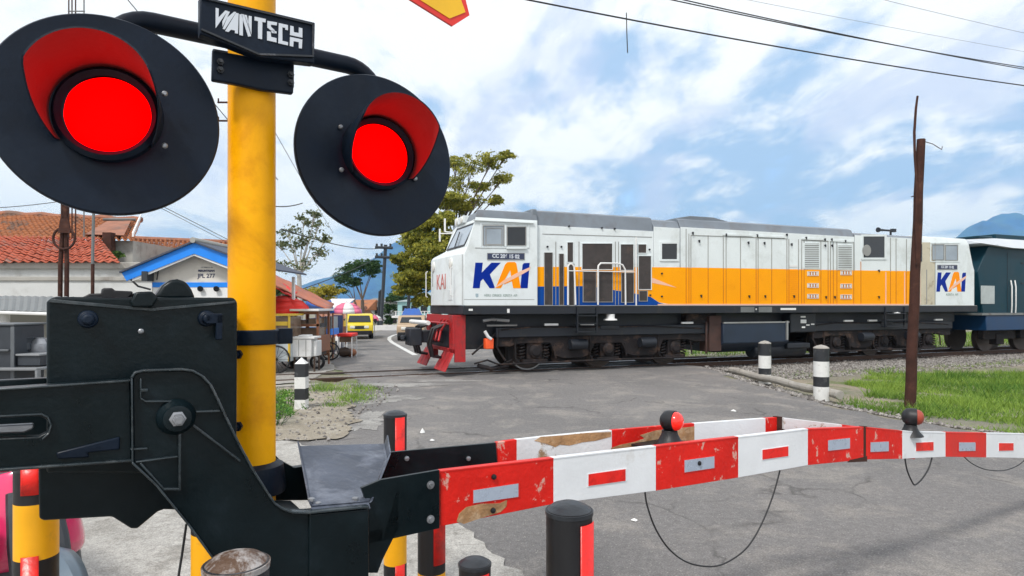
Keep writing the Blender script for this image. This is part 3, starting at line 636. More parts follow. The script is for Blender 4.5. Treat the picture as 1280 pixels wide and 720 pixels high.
# counterweight lever (front) with its slot, and its rear twin
def lever(B, th):
    mb = MB(); slab(mb, [(-90, 495), (0, 485), (163, 474), (165, 578), (0, 590), (-90, 600), (-90, 552), (48, 546), (58, 541), (61.5, 533), (59, 525), (50, 520.5), (-90, 526)], B, th)
    return mb
mb = lever(1.93, .03); lv = mb.build('lever_arm', black2, bar, bevel=.003)
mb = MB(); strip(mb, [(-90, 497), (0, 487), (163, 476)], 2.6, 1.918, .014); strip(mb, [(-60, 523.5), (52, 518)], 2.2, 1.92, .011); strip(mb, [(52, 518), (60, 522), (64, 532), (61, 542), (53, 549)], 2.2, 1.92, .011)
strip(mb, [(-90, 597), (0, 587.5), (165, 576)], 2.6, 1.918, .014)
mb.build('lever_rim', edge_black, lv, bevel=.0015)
mb = MB(); slab(mb, [(70, 566), (150, 546), (150, 562), (110, 566), (112, 572), (72, 574)], 1.925, .01); mb.build('lever_boss', black, lv, bevel=.003)
mb = MB(); slab(mb, [(-80, 545), (30, 541), (42, 536), (42, 530), (-80, 536)], 1.955, .02); mb.build('slot_slider', steel, lv, bevel=.003)
mb = MB(); slab(mb, [(-90, 480), (70, 472), (70, 545), (-90, 560)], 2.25, .03); mb.build('rear_lever_arm', black2, bar, bevel=.003)
# big cast bracket
brk = [(165, 472), (169, 466), (180, 463.5), (228, 462), (242, 464), (254, 471), (264, 482), (272, 498), (283, 522), (300, 557), (318, 590), (336, 618), (344, 630), (354, 637), (366, 641), (385, 641.5), (461, 634), (461, 742), (300, 742), (268, 700), (235, 655), (196, 607), (166, 579)]
mb = MB(); slab(mb, brk, 1.915, .045); bk = mb.build('bracket', black2, bar, bevel=.004, seg=3)
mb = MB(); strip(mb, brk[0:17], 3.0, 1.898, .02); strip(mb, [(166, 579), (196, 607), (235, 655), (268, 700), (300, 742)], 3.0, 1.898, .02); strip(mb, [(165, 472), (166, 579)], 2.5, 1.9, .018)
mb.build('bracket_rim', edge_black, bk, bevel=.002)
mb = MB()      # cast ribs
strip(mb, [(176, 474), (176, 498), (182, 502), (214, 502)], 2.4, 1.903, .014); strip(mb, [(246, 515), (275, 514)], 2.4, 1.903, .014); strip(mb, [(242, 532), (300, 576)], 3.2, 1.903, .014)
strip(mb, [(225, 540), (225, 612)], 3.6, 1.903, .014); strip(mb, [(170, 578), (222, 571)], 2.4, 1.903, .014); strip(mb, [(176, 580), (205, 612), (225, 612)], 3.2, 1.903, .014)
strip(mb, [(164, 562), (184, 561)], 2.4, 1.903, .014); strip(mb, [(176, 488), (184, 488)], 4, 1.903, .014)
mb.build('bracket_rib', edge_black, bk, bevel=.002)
q = gp(220, 521, 1.915)
mb = MB(); mb.lathe(q, -BK, [(0, .04), (.012, .037), (.018, .03), (.028, .028), (.03, .02)], 30); hub = mb.build('hub', black2, bk, angle=50)
mb = MB(); mb.lathe(q-BK*.03, -BK, [(0, .017), (.003, .017), (.004, .0125), (.016, .0125), (.018, .011)], 6); mb.lathe(q-BK*.046, -BK, [(0, .008), (.006, .007)], 12); mb.build('hub_nut', steel, hub)
# box behind the bracket's foot and rear bracket
mb = MB(); slab(mb, [(387, 643.5), (461, 636.5), (461, 742), (387, 742)], 1.905, .012); mb.build('bracket_face', black2, bk, bevel=.002)
mb = MB(); slab(mb, [(461, 664), (478, 661), (478, 676), (498, 608), (498, 660), (478, 700), (472, 716), (461, 716)], 1.945, .03); mb.build('gusset', black2, bk)
mb = MB(); slab(mb, [(333, 556), (350, 575), (368, 585), (430, 575), (480, 566), (480, 600), (452, 625), (345, 626), (336, 610)], 2.26, .03); rb = mb.build('rear_bracket', black2, bar, bevel=.003)
mb = MB(); slab(mb, [(480, 566), (620, 553.5), (622, 582), (600, 586), (480, 600)], 2.238, .012); mb.build('rear_plank_bracket', black2, rb, bevel=.001)
for x in (508, 585):
    mb = MB(); mb.lathe(gp(x, 573, 2.238), -BK, [(0, .008), (.006, .008), (.008, .004)], 8); mb.build('bolt', steel, rb)
# deflector plate with turned-up edges
def on(px, py, B): return gp(px, py, B)
f0, f1, b1_, b0_ = on(389, 634, 1.93), on(461, 628, 1.93), on(480, 556, 2.30), on(374, 559, 2.30)
e1 = on(484, 575, 2.16)
lf0, lb0 = on(384, 639, 1.90), on(371, 556, 2.26)
def thick(mb, pts, th=.004):
    a = [Vector(p) for p in pts]; n = (a[1]-a[0]).cross(a[2]-a[0]).normalized(); mb.prism(a, n*th)
mb = MB(); thick(mb, [f0, f1, on(472, 601, 2.06), e1, b1_, b0_]); df = mb.build('deflector_plate', plate_grey, bar, smooth=False)
mb = MB(); thick(mb, [f0, b0_, b0_+UP*.018-EB*.006, f0+UP*.012-EB*.006], .004); thick(mb, [e1, b1_, b1_+UP*.03+EB*.01, e1+UP*.022+EB*.008], .004); thick(mb, [f0, f1, f1-UP*.012-BK*.012, f0-UP*.012-BK*.012], .004)
thick(mb, [f1, e1, e1+UP*.02+EB*.008, f1+UP*.004+EB*.006], .004); mb.build('deflector_lip', plate_grey, df, smooth=False)
for x, y in ((397, 632), (444, 626), (389, 627)):
    mb = MB(); mb.lathe(on(x, y, 1.945)+UP*.002, UP, [(0, .009), (.006, .009), (.008, .005)], 8); mb.build('bolt', steel, df)
# plate the front boom is bolted to
mb = MB(); slab(mb, [(452, 610), (476, 600), (549.5, 587.5), (549.5, 660.5), (461, 680), (461, 636)], 1.945, .012); bp_ = mb.build('boom_plate', black2, bar, bevel=.001)
for x, y in ((538, 606), (538, 649)):
    mb = MB(); mb.lathe(gp(x, y, 1.945), -BK, [(0, .0115), (.003, .0115), (.0035, .007), (.009, .006)], 16); mb.build('bolt', steel, bp_)
# front boom: painted lengths of plank end to end
BF = 1.957
tops = lambda x: np.interp(x, [551, 1010, 1081, 1140, 1280, 1420], [590, 537, 534.6, 540.5, 543, 549.5])
bots = lambda x: np.interp(x, [551, 692, 820, 923, 1010, 1081, 1128, 1182, 1280, 1420], [658, 630, 613.5, 597, 581.5, 574.5, 573.5, 571, 572.5, 576])
fb = thing('front_boom', '', ''); del fb['label']; del fb['category']; adopt(fb, bar); fb.matrix_parent_inverse = Matrix.Translation(-Vector(bar.location))
def on_boom(o): return o
segs = [(551, 692, 'r', 1), (692, 820, 'w', 0), (820, 923, 'r', 1), (923, 1010, 'w', 0), (1010, 1079.5, 'r', 1), (1083, 1128, 'r', 1), (1128, 1182, 'w', 0), (1182, 1233, 'r', 0), (1233, 1284, 'w', 0), (1284, 1330, 'r', 0), (1330, 1372, 'w', 0)]
boomcol = {('r', 1): boom_red_worn, ('r', 0): boom_red, ('w', 0): boom_white}
bpl = {}
for i, (x0, x1, c_, wn) in enumerate(segs):
    mb = MB(); xs = np.linspace(x0, x1, 4); slab(mb, [(x, tops(x)) for x in xs]+[(x, bots(x)) for x in xs[::-1]], BF, .02 if i < 5 else .02)
    o = mb.build('boom_plank', boomcol[(c_, wn)], fb, bevel=.0015, smooth=False); bpl[i] = o
    mb = MB(); slab(mb, [(x, tops(x)-1.0-.2*(x < 900)) for x in xs]+[(x, tops(x)+.35) for x in xs[::-1]], BF-.002, .024); mb.build('plank_edge', boom_white if c_ == 'w' else boom_red, o, smooth=False)
def refl(poly, m, par, B=BF-.004, th=.0045):
    mb = MB(); slab(mb, poly, B, th); r_ = mb.build('reflector', m, par, smooth=False)
    cx = sum(p[0] for p in poly)/4; cy = sum(p[1] for p in poly)/4
    fr = [((x-cx)*1.07+cx, (y-cy)*1.14+cy) for x, y in poly]; mb = MB(); slab(mb, fr, B+.0018, .0022); mb.build('reflector_frame', boom_white if m is not silver_refl else boom_red, r_, smooth=False); return r_
refl([(592, 613), (648, 604.5), (648, 621), (592, 629)], silver_refl, bpl[0]); refl([(736, 593), (782, 586.5), (782, 601), (736, 607.5)], red_refl, bpl[1])
r3 = refl([(856, 575.5), (893, 570.5), (893, 585), (856, 590.5)], silver_refl, bpl[2]); refl([(953.5, 562.5), (985.5, 558), (985.5, 570), (953.5, 574.5)], red_refl, bpl[3])
refl([(1035.5, 550.5), (1062.5, 547.5), (1062.5, 560.5), (1035.5, 563.5)], silver_refl, bpl[4]); refl([(1088.5, 553), (1111, 552), (1111, 564), (1088.5, 565)], silver_refl, bpl[5])
refl([(1145.5, 553.5), (1167, 552.5), (1167, 563), (1145.5, 564)], red_refl, bpl[6]); refl([(1199, 553), (1219.5, 553), (1219.5, 563.5), (1199, 564)], silver_refl, bpl[7]); refl([(1249, 554), (1267, 554), (1267, 563), (1249, 563.5)], red_refl, bpl[8])
for x, y, par in ((617, 596, bpl[0]), (616, 638, bpl[0]), (874, 579, bpl[2])):
    mb = MB(); mb.lathe(gp(x, y, BF-.005), -BK, [(0, .0085), (.005, .008), (.007, .004)], 10); mb.build('bolt', rubber, par)
def patch(poly, B, m, par, nm='worn_patch', th=.0018):
    mb = MB(); slab(mb, poly, B-th*.8, th); mb.build(nm, m, par, smooth=False)
patch([(571, 652), (574, 642), (583, 634), (600, 630), (625, 629), (634, 625), (633, 633), (626, 640), (610, 645), (594, 650), (580, 655)], BF, bare_wood, bpl[0])
mb = MB(); slab(mb, [(1079, 533), (1084, 533), (1084, 576), (1079, 576.5)], BF+.002, .02); slab(mb, [(1081, 571), (1084, 570), (1084, 577), (1060, 578), (1062, 575)], BF-.001, .004); mb.build('boom_hinge', rust, fb)
# rear boom
rbm = thing('rear_boom', '', ''); del rbm['label']; del rbm['category']; adopt(rbm, bar); rbm.matrix_parent_inverse = Matrix.Translation(-Vector(bar.location))
BR = 2.244
rtop = lambda x: np.interp(x, [622, 660, 750, 850, 970], [553, 547.5, 539, 530.5, 521.8]); 
def rbot(x): k = (x-640)/F; Y = BR/(1-TN*k); return rtop(x)+.15*F/Y
rsegs = [(622, 646, boom_red_worn), (646, 765, boom_white_worn), (765, 868, boom_red_worn), (868, 957, boom_white), (957, 974, boom_red_worn)]
for i, (x0, x1, m) in enumerate(rsegs):
    mb = MB(); xs = np.linspace(x0, x1, 4); slab(mb, [(x, rtop(x)) for x in xs]+[(x, rbot(x)) for x in xs[::-1]], BR, .02)
    o = mb.build('boom_plank', m, rbm, bevel=.0015, smooth=False)
    if i == 1:
        patch([(668, 551), (676, 546), (700, 544.5), (735, 541), (764, 540), (764, 546), (745, 551), (728, 553), (712, 557), (700, 556), (694, 559), (684, 555)], BR, bare_wood, o)
    if i == 2: patch([(764, 560), (775, 556), (795, 552), (806, 548), (800, 544), (820, 538), (850, 535), (868, 533), (868, 560), (764, 571)], BR, bare_wood, o)
# the rear planks close in on the front one after the joint
g0 = gp(976, 521.5, BR); g1 = gp(1140, 541, BF+.05)
for i, (a, b, m) in enumerate(((0, .42, boom_white_worn), (.42, .8, boom_red_worn), (.8, 1, boom_red))):
    p = g0.lerp(g1, a); q = g0.lerp(g1, b-.003); mb = MB(); n = (q-p).cross(UP).normalized()*.02; mb.prism([p, q, q-UP*.14, p-UP*.14], n); mb.build('boom_plank', m, rbm, smooth=False, bevel=.0015)
mb = MB(); slab(mb, [(973, 521), (978, 521), (980, 545), (973, 546)], BR-.01, .03); slab(mb, [(978, 536), (990, 540), (994, 547), (980, 547)], BR-.06, .03); mb.build('boom_hinge', rust, rbm)
# cross plates and lamps on the boom
def boom_lamp(px, py, rad, B, aim, mlens, dull=False, plate=True):
    c = gp(px, py, B)
    mb = MB(); mb.lathe(c-UP*(rad+.055), UP, [(0, .062), (.008, .058), (.02, .045), (.045, .032), (.06, .03)], 20)
    if plate: mb.box(-.11, .11, -.1, .11, -.008, 0, fr=lambda x, y, z: c-UP*(rad+.055)+EB*x+BK*y+UP*z)
    l = mb.build('boom_lamp', rubber, bar, bevel=.001)
    mb = MB(); a = Vector(aim).normalized(); mb.lathe(c-a*rad*.9, a, [(0, rad*.3), (rad*.15, rad*.62), (rad*.5, rad*.95), (rad*.9, rad*1.02), (rad*1.5, rad), (rad*1.55, rad*.9)], 24); mb.build('lamp_body', rubber if not dull else rust, l, angle=50)
    mb = MB(); mb.lathe(c+a*rad*.6, a, [(0, rad*.9), (rad*.25, rad*.87), (rad*.5, rad*.72), (rad*.68, rad*.45), (rad*.76, .001)], 24); mb.build('lamp_lens', mlens, l, angle=60)
boom_lamp(837, 526, .041, 2.12, (.75, -.66, .05), lens_small)
boom_lamp(1138, 521, .046, 1.985, (.8, -.45, 0), lens_dull, plate=False)
# hanging cables
def cable(pts, r, par, nm='hanging_cable', B=BF+.012):
    P_ = [gp(x, y, B) for x, y in pts]; out = []
    for i in range(len(P_)-1):
        p0 = P_[max(i-1, 0)]; p1 = P_[i]; p2 = P_[i+1]; p3 = P_[min(i+2, len(P_)-1)]
        for k in range(6):
            t = k/6; out.append(.5*((2*p1)+(p2-p0)*t+(2*p0-5*p1+4*p2-p3)*t*t+(3*p1-p0-3*p2+p3)*t**3))
    out.append(P_[-1]); mb = MB(); mb.tube(out, r, 8); o = mb.build(nm, cable_m, par, angle=80); return o
cable([(806, 612), (809, 632), (820, 662), (838, 688), (862, 704), (892, 708), (914, 700), (935, 683), (952, 655), (966, 620), (975, 588)], .0032, bar)
cable([(1131, 572), (1134, 588), (1140, 602), (1144, 606), (1153, 598), (1161, 585), (1165, 572)], .004, bar)
cable([(1205, 571), (1216, 580), (1233, 587), (1255, 588), (1272, 582), (1282, 574)], .003, bar)
cable([(233, 655), (228, 690), (222, 730), (215, 800)], .003, bar, B=2.06)

# ------------------------------------------------------------------ bollards in front
def bollard(px, ptop, Y, rad, bands, label, strip_az=(20, 62), strips=None, dome=True, topmat=None, zb=0.0):
    """bands: list of (fraction of height from top, material index) ; materials: 0 black, 1 yellow"""
    c = Vector(((px-640)/F*Y, Y, zb)); H = EYE+(HOR-ptop)/F*Y-zb
    t = thing('bollard', label, 'bollard', c, 'striped bollards around the barrier machine')
    mats = [rubber if topmat is None else worn_black, yellow_b]
    mb = MB(); zc = H-rad*.45; prof = []
    lv = [(0, bands[-1][1])]
    zs = [zc]; 
    for fr_, mi in bands: pass
    cur = zc
    for top_, bot_, mi in [(zc-b[0], zc-b[1], b[2]) for b in [(0 if i == 0 else bands[i-1][0], bands[i][0], bands[i][1]) for i in range(len(bands))]]:
        mb.lathe(c+UP*max(0, bot_), UP, [(0, rad), (max(.001, top_-max(0, bot_)), rad)], 32, mi, closed=(mi != 9)) if top_ > 0 else None
    mb.build('post', mats, t)
    mb = MB(); mb.lathe(c+UP*(zc-.012), UP, [(0, rad+.002), (.01, rad+.0025), (rad*.2, rad*.96), (rad*.38, rad*.75), (rad*.5, rad*.42), (rad*.55, .001)], 32); mb.build('cap', topmat or worn_black, t, angle=60)
    for (z0, z1) in (strips or []):
        mb = MB(); n = 10; fa = math.degrees(math.atan2(-c.x, c.y))   # strips face the road side
        a0, a1 = strip_az
        for k in range(n+1):
            a = a0+(a1-a0)*k/n
            for zz in (z0, z1): mb.v.append((c.x+(rad+.002)*math.sin(R(a)), c.y-(rad+.002)*math.cos(R(a)), H-zz))
        mb.f = [(2*k, 2*k+2, 2*k+3, 2*k+1) for k in range(n)]; mb.m = [0]*n
        o = mb.build('reflective_strip', red_refl, t); sm = o.modifiers.new('t', 'SOLIDIFY'); sm.thickness = .0015
    return t
bollard(711.5, 623, 1.55, .056, [(2.0, 0)], 'large black bollard with a red strip, in front of the white and red boom', (22, 78), [(.05, .9)])
bollard(593.5, 694, 2.2, .055, [(2.0, 0)], 'low black bollard whose domed top just shows left of the large one', (10, 60), [(.05, .4)])
bollard(539.5, 568, 2.5, .054, [(.43, 0), (.62, 1), (2, 0)], 'black and yellow bollard rising behind the bolted boom end plate', (15, 75), [(.03, .415), (.64, .9)])
bollard(494, 511, 3.1, .055, [(.56, 0), (.72, 1), (2, 0)], 'tallest standing black bollard with red strip, seen above the rear boom', (10, 62), [(.035, .54), (.74, .95)])
bollard(295.5, 685, 1.14, .055, [(2, 0)], 'bollard with a scuffed silver and brown cap below the black bracket', (20, 60), None, topmat=cap_worn)
bollard(45.5, 570, 1.87, .055, [(.105, 0), (.265, 1), (2, 0)], 'black and yellow bollard beside the pink motorcycle', (-2, 42), [(.02, .1), (.275, .9)])
bollard(268, 640, 2.25, .075, [(.03, 0), (2, 1)], 'yellow post partly hidden behind the lower edge of the black bracket')

# ------------------------------------------------------------------ locomotive
def ts(px, w=0.):           # distance along the train of a photo column, on the upright plane at depth w
    k = (px-640)/F; X0 = TA.x+V.x*w; Y0 = TA.y+V.y*w; return (Y0*k-X0)/(U.x-U.y*k)
def tp(px, py, w=0.):       # -> (s, z)
    s = ts(px, w); Y = TA.y+V.y*w+U.y*s; return (s, EYE+(HOR-py)/F*Y)
def tslab(mb, poly, w0, th=.006, mi=0):       # traced outline on the side, its face at depth w0, thickness backwards
    return mb.prism([TP(s, w0, z) for s, z in [tp(x, y, w0) for x, y in poly]], V*th, mi)
def trect(mb, x0, y0, x1, y1, w0, th=.006, mi=0, y0b=None, y1b=None):
    return tslab(mb, [(x0, y0), (x1, y0 if y0b is None else y0b), (x1, y1 if y1b is None else y1b), (x0, y1)], w0, th, mi)
def tframe(mb, x0, y0, x1, y1, w0, t=1.5, th=.02, mi=0):
    for a in ((x0-t, y0-t, x1+t, y0), (x0-t, y1, x1+t, y1+t), (x0-t, y0, x0, y1), (x1, y0, x1+t, y1)): trect(mb, *a, w0, th, mi)
TW = 2.6
loco = thing('diesel_locomotive', 'white diesel locomotive with an orange side band and large KAI lettering crossing the road', 'locomotive', TP(6.4, 1.3, 0))
def cab(s_edge, dirn, zr):
    """front of a cab: rings of (s, w) by height; dirn -1 faces left, +1 right; s_edge = inner end"""
    S = lambda a: a
    zs = [(1.502, 0, 0, 0), (2.58, 0, 0, 0), (2.64, .05, 0, .0), (2.74, .12, .0, 1), (3.3, .40, 0, 1), (3.36, .42, .0, 1), (3.53, .5, .07, 1), (3.58, .64, .35, 1)]
    rings = []
    f = -1.83 if dirn < 0 else zr
    for z, back, wi, rb_ in zs:
        s0 = f+.0-dirn*back*.5 if False else f-dirn*back
        fr = .1; edge = f-dirn*back*.6
        if rb_: rings.append([(s_edge, wi, z), (edge, wi, z), (s0+dirn*.06, wi+.12, z), (s0+dirn*.06, 1.55, z), (edge-dirn*.3, TW-wi, z), (s_edge, TW-wi, z)])
        else: rings.append([(s_edge, wi, z), (edge, wi, z), (s0+dirn*fr, wi+.42, z), (s0+dirn*fr, TW-wi-.42, z), (edge, TW-wi, z), (s_edge, TW-wi, z)])
    mb = MB(); n = 6
    for r_ in rings: mb.v += [tuple(TP(*p)) for p in r_]
    for j in range(len(rings)-1):
        for k in range(n):
            mb.f.append((j*n+k, j*n+(k+1) % n, (j+1)*n+(k+1) % n, (j+1)*n+k)); mb.m.append(1 if j >= 5 else 0)
    mb.f.append(tuple(range(n))); mb.m.append(0); mb.f.append(tuple((len(rings)-1)*n+k for k in range(n))); mb.m.append(1)
    return mb
sA = ts(672); sB = ts(1150)
cab1 = cab(sA, -1, 0).build('cab', [loco_white, roof_grey], loco, bevel=.012, smooth=True, angle=25)
cab2 = cab(sB+.05, 1, ts(1218)).build('cab', [loco_white, loco_white], loco, bevel=.012, angle=25)
RC = .1        # the hood's side is set back a little from the cabs
def hood(name, s0, s1, zb, zt, m=(loco_white, roof_grey)):
    prof = [(RC, 1.502), (RC, zb), (RC+.02, zb+.02), (RC+.1, zt-.04), (RC+.2, zt), (TW-RC-.2, zt), (TW-RC-.1, zt-.04), (TW-RC-.02, zb+.02), (TW-RC, zb), (TW-RC, 1.502)]
    mb = MB(); n = len(prof); mb.v += [tuple(TP(s0, w, z)) for w, z in prof]+[tuple(TP(s1, w, z)) for w, z in prof]
    for k in range(n): mb.f.append((k, (k+1) % n, (k+1) % n+n, k+n)); mb.m.append(1 if 1 <= k <= 7 else 0)
    mb.f.append(tuple(range(n))); mb.m.append(1); mb.f.append(tuple(range(n, 2*n))); mb.m.append(1)
    return mb.build(name, list(m), loco, bevel=.01, angle=25)
s815 = ts(817, RC); s849 = ts(850, RC); s905 = ts(905, RC); s1062 = ts(1062, RC); s1068 = ts(1068, RC)
h1 = hood('hood', sA+.001, s815, 3.27, 3.63); h2 = hood('hood', s815+.001, s849, 3.38, 3.58); h3 = hood('hood', s849+.012, s1068, 3.41, 3.645); h4 = hood('hood', s1068+.01, sB+.04, 3.46, 3.55)
mb = MB(); a, b = ts(842, .5), ts(905, .5)      # raised exhaust housing with sloping ends
mb.prism([TP(a, .3, 3.57), TP(a-.05, .3, 3.66), TP(a+.35, .3, 3.73), (TP(b-.5, .3, 3.73)), TP(b, .3, 3.64)], V*2.0); mb.build('exhaust_housing', roof_grey, loco, bevel=.01)
mb = MB(); a = ts(668, 0); mb.box(a-.05, a+.09, .05, TW-.05, 3.3, 3.62, fr=TP); mb.build('roof_joint', roof_grey, loco, bevel=.03)
# underframe
fr0, fr1 = -1.85, ts(1222)
mb = MB(); mb.box(fr0, fr1, 0, TW, 1.31, 1.5, fr=TP); mb.box(fr0+.3, fr1-.3, .5, TW-.5, 1.0, 1.31, fr=TP); uf = mb.build('underframe', frame_blk, loco, bevel=.012)
mb = MB(); mb.box(fr0+.05, fr1-.05, -.012, .01, 1.492, 1.506, fr=TP); mb.build('deck_edge', seam, uf)
# bands of colour (each its own painted sheet standing 2 mm proud)
BW = RC-.003
mb = MB(); tslab(mb, [(672, 333.5), (815, 334), (815, 346), (730, 357.5), (672, 358)], BW, .0028); tslab(mb, [(730, 334), (815, 334), (817, 349), (817, 372), (790, 366), (740, 358), (730, 357.5)], BW-.0004, .003)
tslab(mb, [(815, 334), (860, 334.3), (960, 336), (1060, 337.8), (1150, 339), (1150, 380.6), (1000, 380.8), (840, 380.8), (824, 378), (812, 370)], BW, .0028)
mb.build('orange_band', loco_orange, h1, smooth=False)
mb = MB(); tslab(mb, [(672, 358.2), (730, 357.7), (740, 358.2), (790, 366.4), (812, 370.4), (824, 378.4), (836, 381.5), (672, 381.8)], BW-.0003, .0028); mb.build('blue_band', loco_blue, h1, smooth=False)
mb = MB(); tslab(mb, [(815, 347), (846, 359.5), (815, 353.5)], BW-.003, .0028); mb.build('flash', logo_peach, h1, smooth=False)
mb = MB(); tslab(mb, [(1110, 353), (1150, 345), (1150, 347), (1112, 356)], BW-.003, .002)
mb.build('flash', loco_orange, h4, smooth=False)
# tall side grilles behind the front cab
def panel(x0, y0, x1, y1, m, par, name, fm=None, t=1.2, w=None, rad=0):
    w = BW-.006 if w is None else w
    mb = MB(); trect(mb, x0, y0, x1, y1, w, .012); o = mb.build(name, m, par, bevel=.004)
    if fm:
        mb = MB(); tframe(mb, x0, y0, x1, y1, w-.012, t, .024); mb.build(name+'_frame', fm, o, smooth=False)
    return o
for (x0, y0, x1, y1) in ((681, 316, 690.5, 381), (699.5, 317.5, 704.5, 381)):
    o = panel(x0, y0, x1, y1, grille, h1, 'vent_grille', seam, .5)
for (x0, y0, x1, y1) in ((709.5, 303, 716.5, 327.5), (711.5, 330.5, 717.5, 381.3), (728, 304.5, 765.5, 336.5), (729.5, 340, 745, 377), (749, 340, 765.5, 377), (776, 305.5, 792, 337.5), (777.5, 341.5, 792, 377.5), (798, 305.5, 808, 316), (798.5, 320, 814, 361.5), (799.5, 364, 809, 376)):
    o = panel(x0, y0, x1, y1, grille, h1, 'side_door_grille', loco_white if y0 < 330 else seam, .8)
mb = MB()
for x in (694.5, 723.5, 769, 773, 795): trect(mb, x, 302, x+.7, 381, BW-.008, .01)
trect(mb, 678, 292, 815, 292.8, BW-.004, .006, y0b=296, y1b=296.8)
for x in (681, 702, 746, 766): pass
mb.build('door_seam', seam, h1, smooth=False)
mb = MB()
for x, y in ((684, 308.5), (701.5, 308.5), (711, 283), (768, 286), (752, 285), (811.5, 312), (812.5, 369), (827, 342), (827, 370.5)): s, z = tp(x, y, BW); mb.cyl(TP(s, BW-.03, z), TP(s, BW, z), .022, 8)
mb.build('door_catch', frame_blk, h1)
# square windows on the hood and over the radiator
for (x0, y0, x1, y1, par, mm) in ((827.5, 304.5, 846.5, 324, h2, dark_glass), (1079.5, 295.5, 1106, 322, h4, dark_glass)):
    o = panel(x0, y0, x1, y1, mm, par, 'window', loco_white, 2.4)
s, z = tp(1083, 313, BW-.02); mb = MB(); mb.lathe(TP(s, BW-.03, z), -V, [(0, .16), (.01, .16), (.012, .12), (.012, .02)], 20); mb.build('radiator_fan', seam, h4)
# engine-room doors: seams, louvres and handles
def seamline(mb, x, y0, y1, w=.6, d=.007): trect(mb, x, y0, x+w, y1, BW-d, .009)
mb = MB(); mo = MB()
for x, a in ((857.5, 286), (861, 292), (863.5, 294), (885, 294), (904, 292), (907.5, 294), (925.5, 295.5), (945, 296), (947.5, 296.5), (964.5, 297.5), (983.5, 298), (986, 298.5), (998, 299), (1002, 299), (1005, 299.5), (1026, 301), (1035, 301.5), (1038, 301), (1041.5, 301), (1046, 301.5), (1067, 303), (1113, 297), (1120, 298), (1133, 299)):
    ymid = 335.5+.016*(x-860); seamline(mb, x, a, ymid); seamline(mo, x, ymid, 380)
seamline(mo, 1076, 327, 380)
for x0, x1, y, y2 in ((864, 904, 293.6, 295), (908, 945, 295.4, 296.4), (948, 983, 296.8, 298), (1003, 1036, 299.8, 301), (1040, 1067, 301.2, 302.4)): trect(mb, x0, y, x1, y+.8, BW-.006, .008, y0b=y2, y1b=y2+.8)
mb.build('door_seam', seam, h3, smooth=False); mo.build('door_seam', seam_or, h3, smooth=False)
mb = MB(); trect(mb, 858, 380, 1150, 381.6, BW-.03, .03); trect(mb, 823, 380, 858, 381.6, BW-.03, .03); mb.build('hood_sill', logo_peach, h3, smooth=False)
mb = MB()
for x in (1107, 1130.5, 1141): trect(mb, x, 340, x+1.0, 380, BW-.012, .012)
mb.build('door_strip', logo_peach, h4, smooth=False)
for x0, x1, y0, y1, yt in ((1006, 1024, 304.5, 335, 305.5), (1048, 1065, 307, 336.5, 308)):
    mb = MB(); n = 13
    tframe(mb, x0, y0, x1, y1, BW-.014, .8, .02)
    for k in range(n): yy = y0+(y1-y0)*(k+.3)/n; trect(mb, x0, yy, x1, yy+1.0, BW-.02, .02)
    mb.build('louvre', loco_white, h3, smooth=False)
    mb = MB(); trect(mb, x0, y0, x1, y1, BW-.006, .006); mb.build('louvre_shadow_plate', seam, h3, smooth=False)
for xc, ys in ((1016.5, (342, 356.8, 370.3)), (1058, (341, 357.5, 371))):
    for y in ys:
        mb = MB(); tframe(mb, xc-6.5, y-2.3, xc+6.5, y+2.3, BW-.016, .5, .018)
        for k in range(4): trect(mb, xc-6+k*3.4, y-1.8, xc-6+k*3.4+1.5, y+1.8, BW-.012, .014)
        mb.build('vent', loco_white, h3, smooth=False)
        mb = MB(); trect(mb, xc-6.5, y-2.3, xc+6.5, y+2.3, BW-.005, .005); mb.build('vent_plate', seam_or, h3, smooth=False)
for xc, yy in ((990.5, (338, 378)),):
    mb = MB()
    for k in range(16): y = 338+k*2.5; trect(mb, 987, y, 997, y+.9, BW-.008, .01)
    mb.build('louvre', loco_orange, h3, smooth=False); mb = MB()
    trect(mb, 987, 331, 997, 334, BW-.008, .01); mb.build('step_plate', white_p, h3, smooth=False)
mb = MB()
for x, y in ((865.5, 291), (873.5, 301), (907, 293), (935, 303), (946, 294), (955, 303.5), (989, 305), (1007, 297), (1031, 306.5), (1039.5, 306.5), (1030.5, 299), (1039, 299), (876, 369.5), (936, 370), (956, 370), (992, 370), (1032, 371), (1043, 371), (1098, 338), (1098, 371), (983, 293), (1056, 301)):
    s, z = tp(x, y, BW); mb.cyl(TP(s, BW-.035, z), TP(s, BW, z), .02, 8); mb.box(s-.015, s+.015, BW-.04, BW-.02, z-.05, z+.02, fr=TP)
mb.build('door_catch', frame_blk, h3)
# lifting hooks along the cant rail
for x0, x1, y in ((904, 941, 292), (946, 981, 294), (1003, 1030, 297), (1038, 1066, 299.5)): 
    mb = MB(); trect(mb, x0, y, x1, y+2.2, BW-.02, .02, y0b=y+1.3, y1b=y+3.5); mb.build('cant_rail', loco_white, h3, smooth=False)
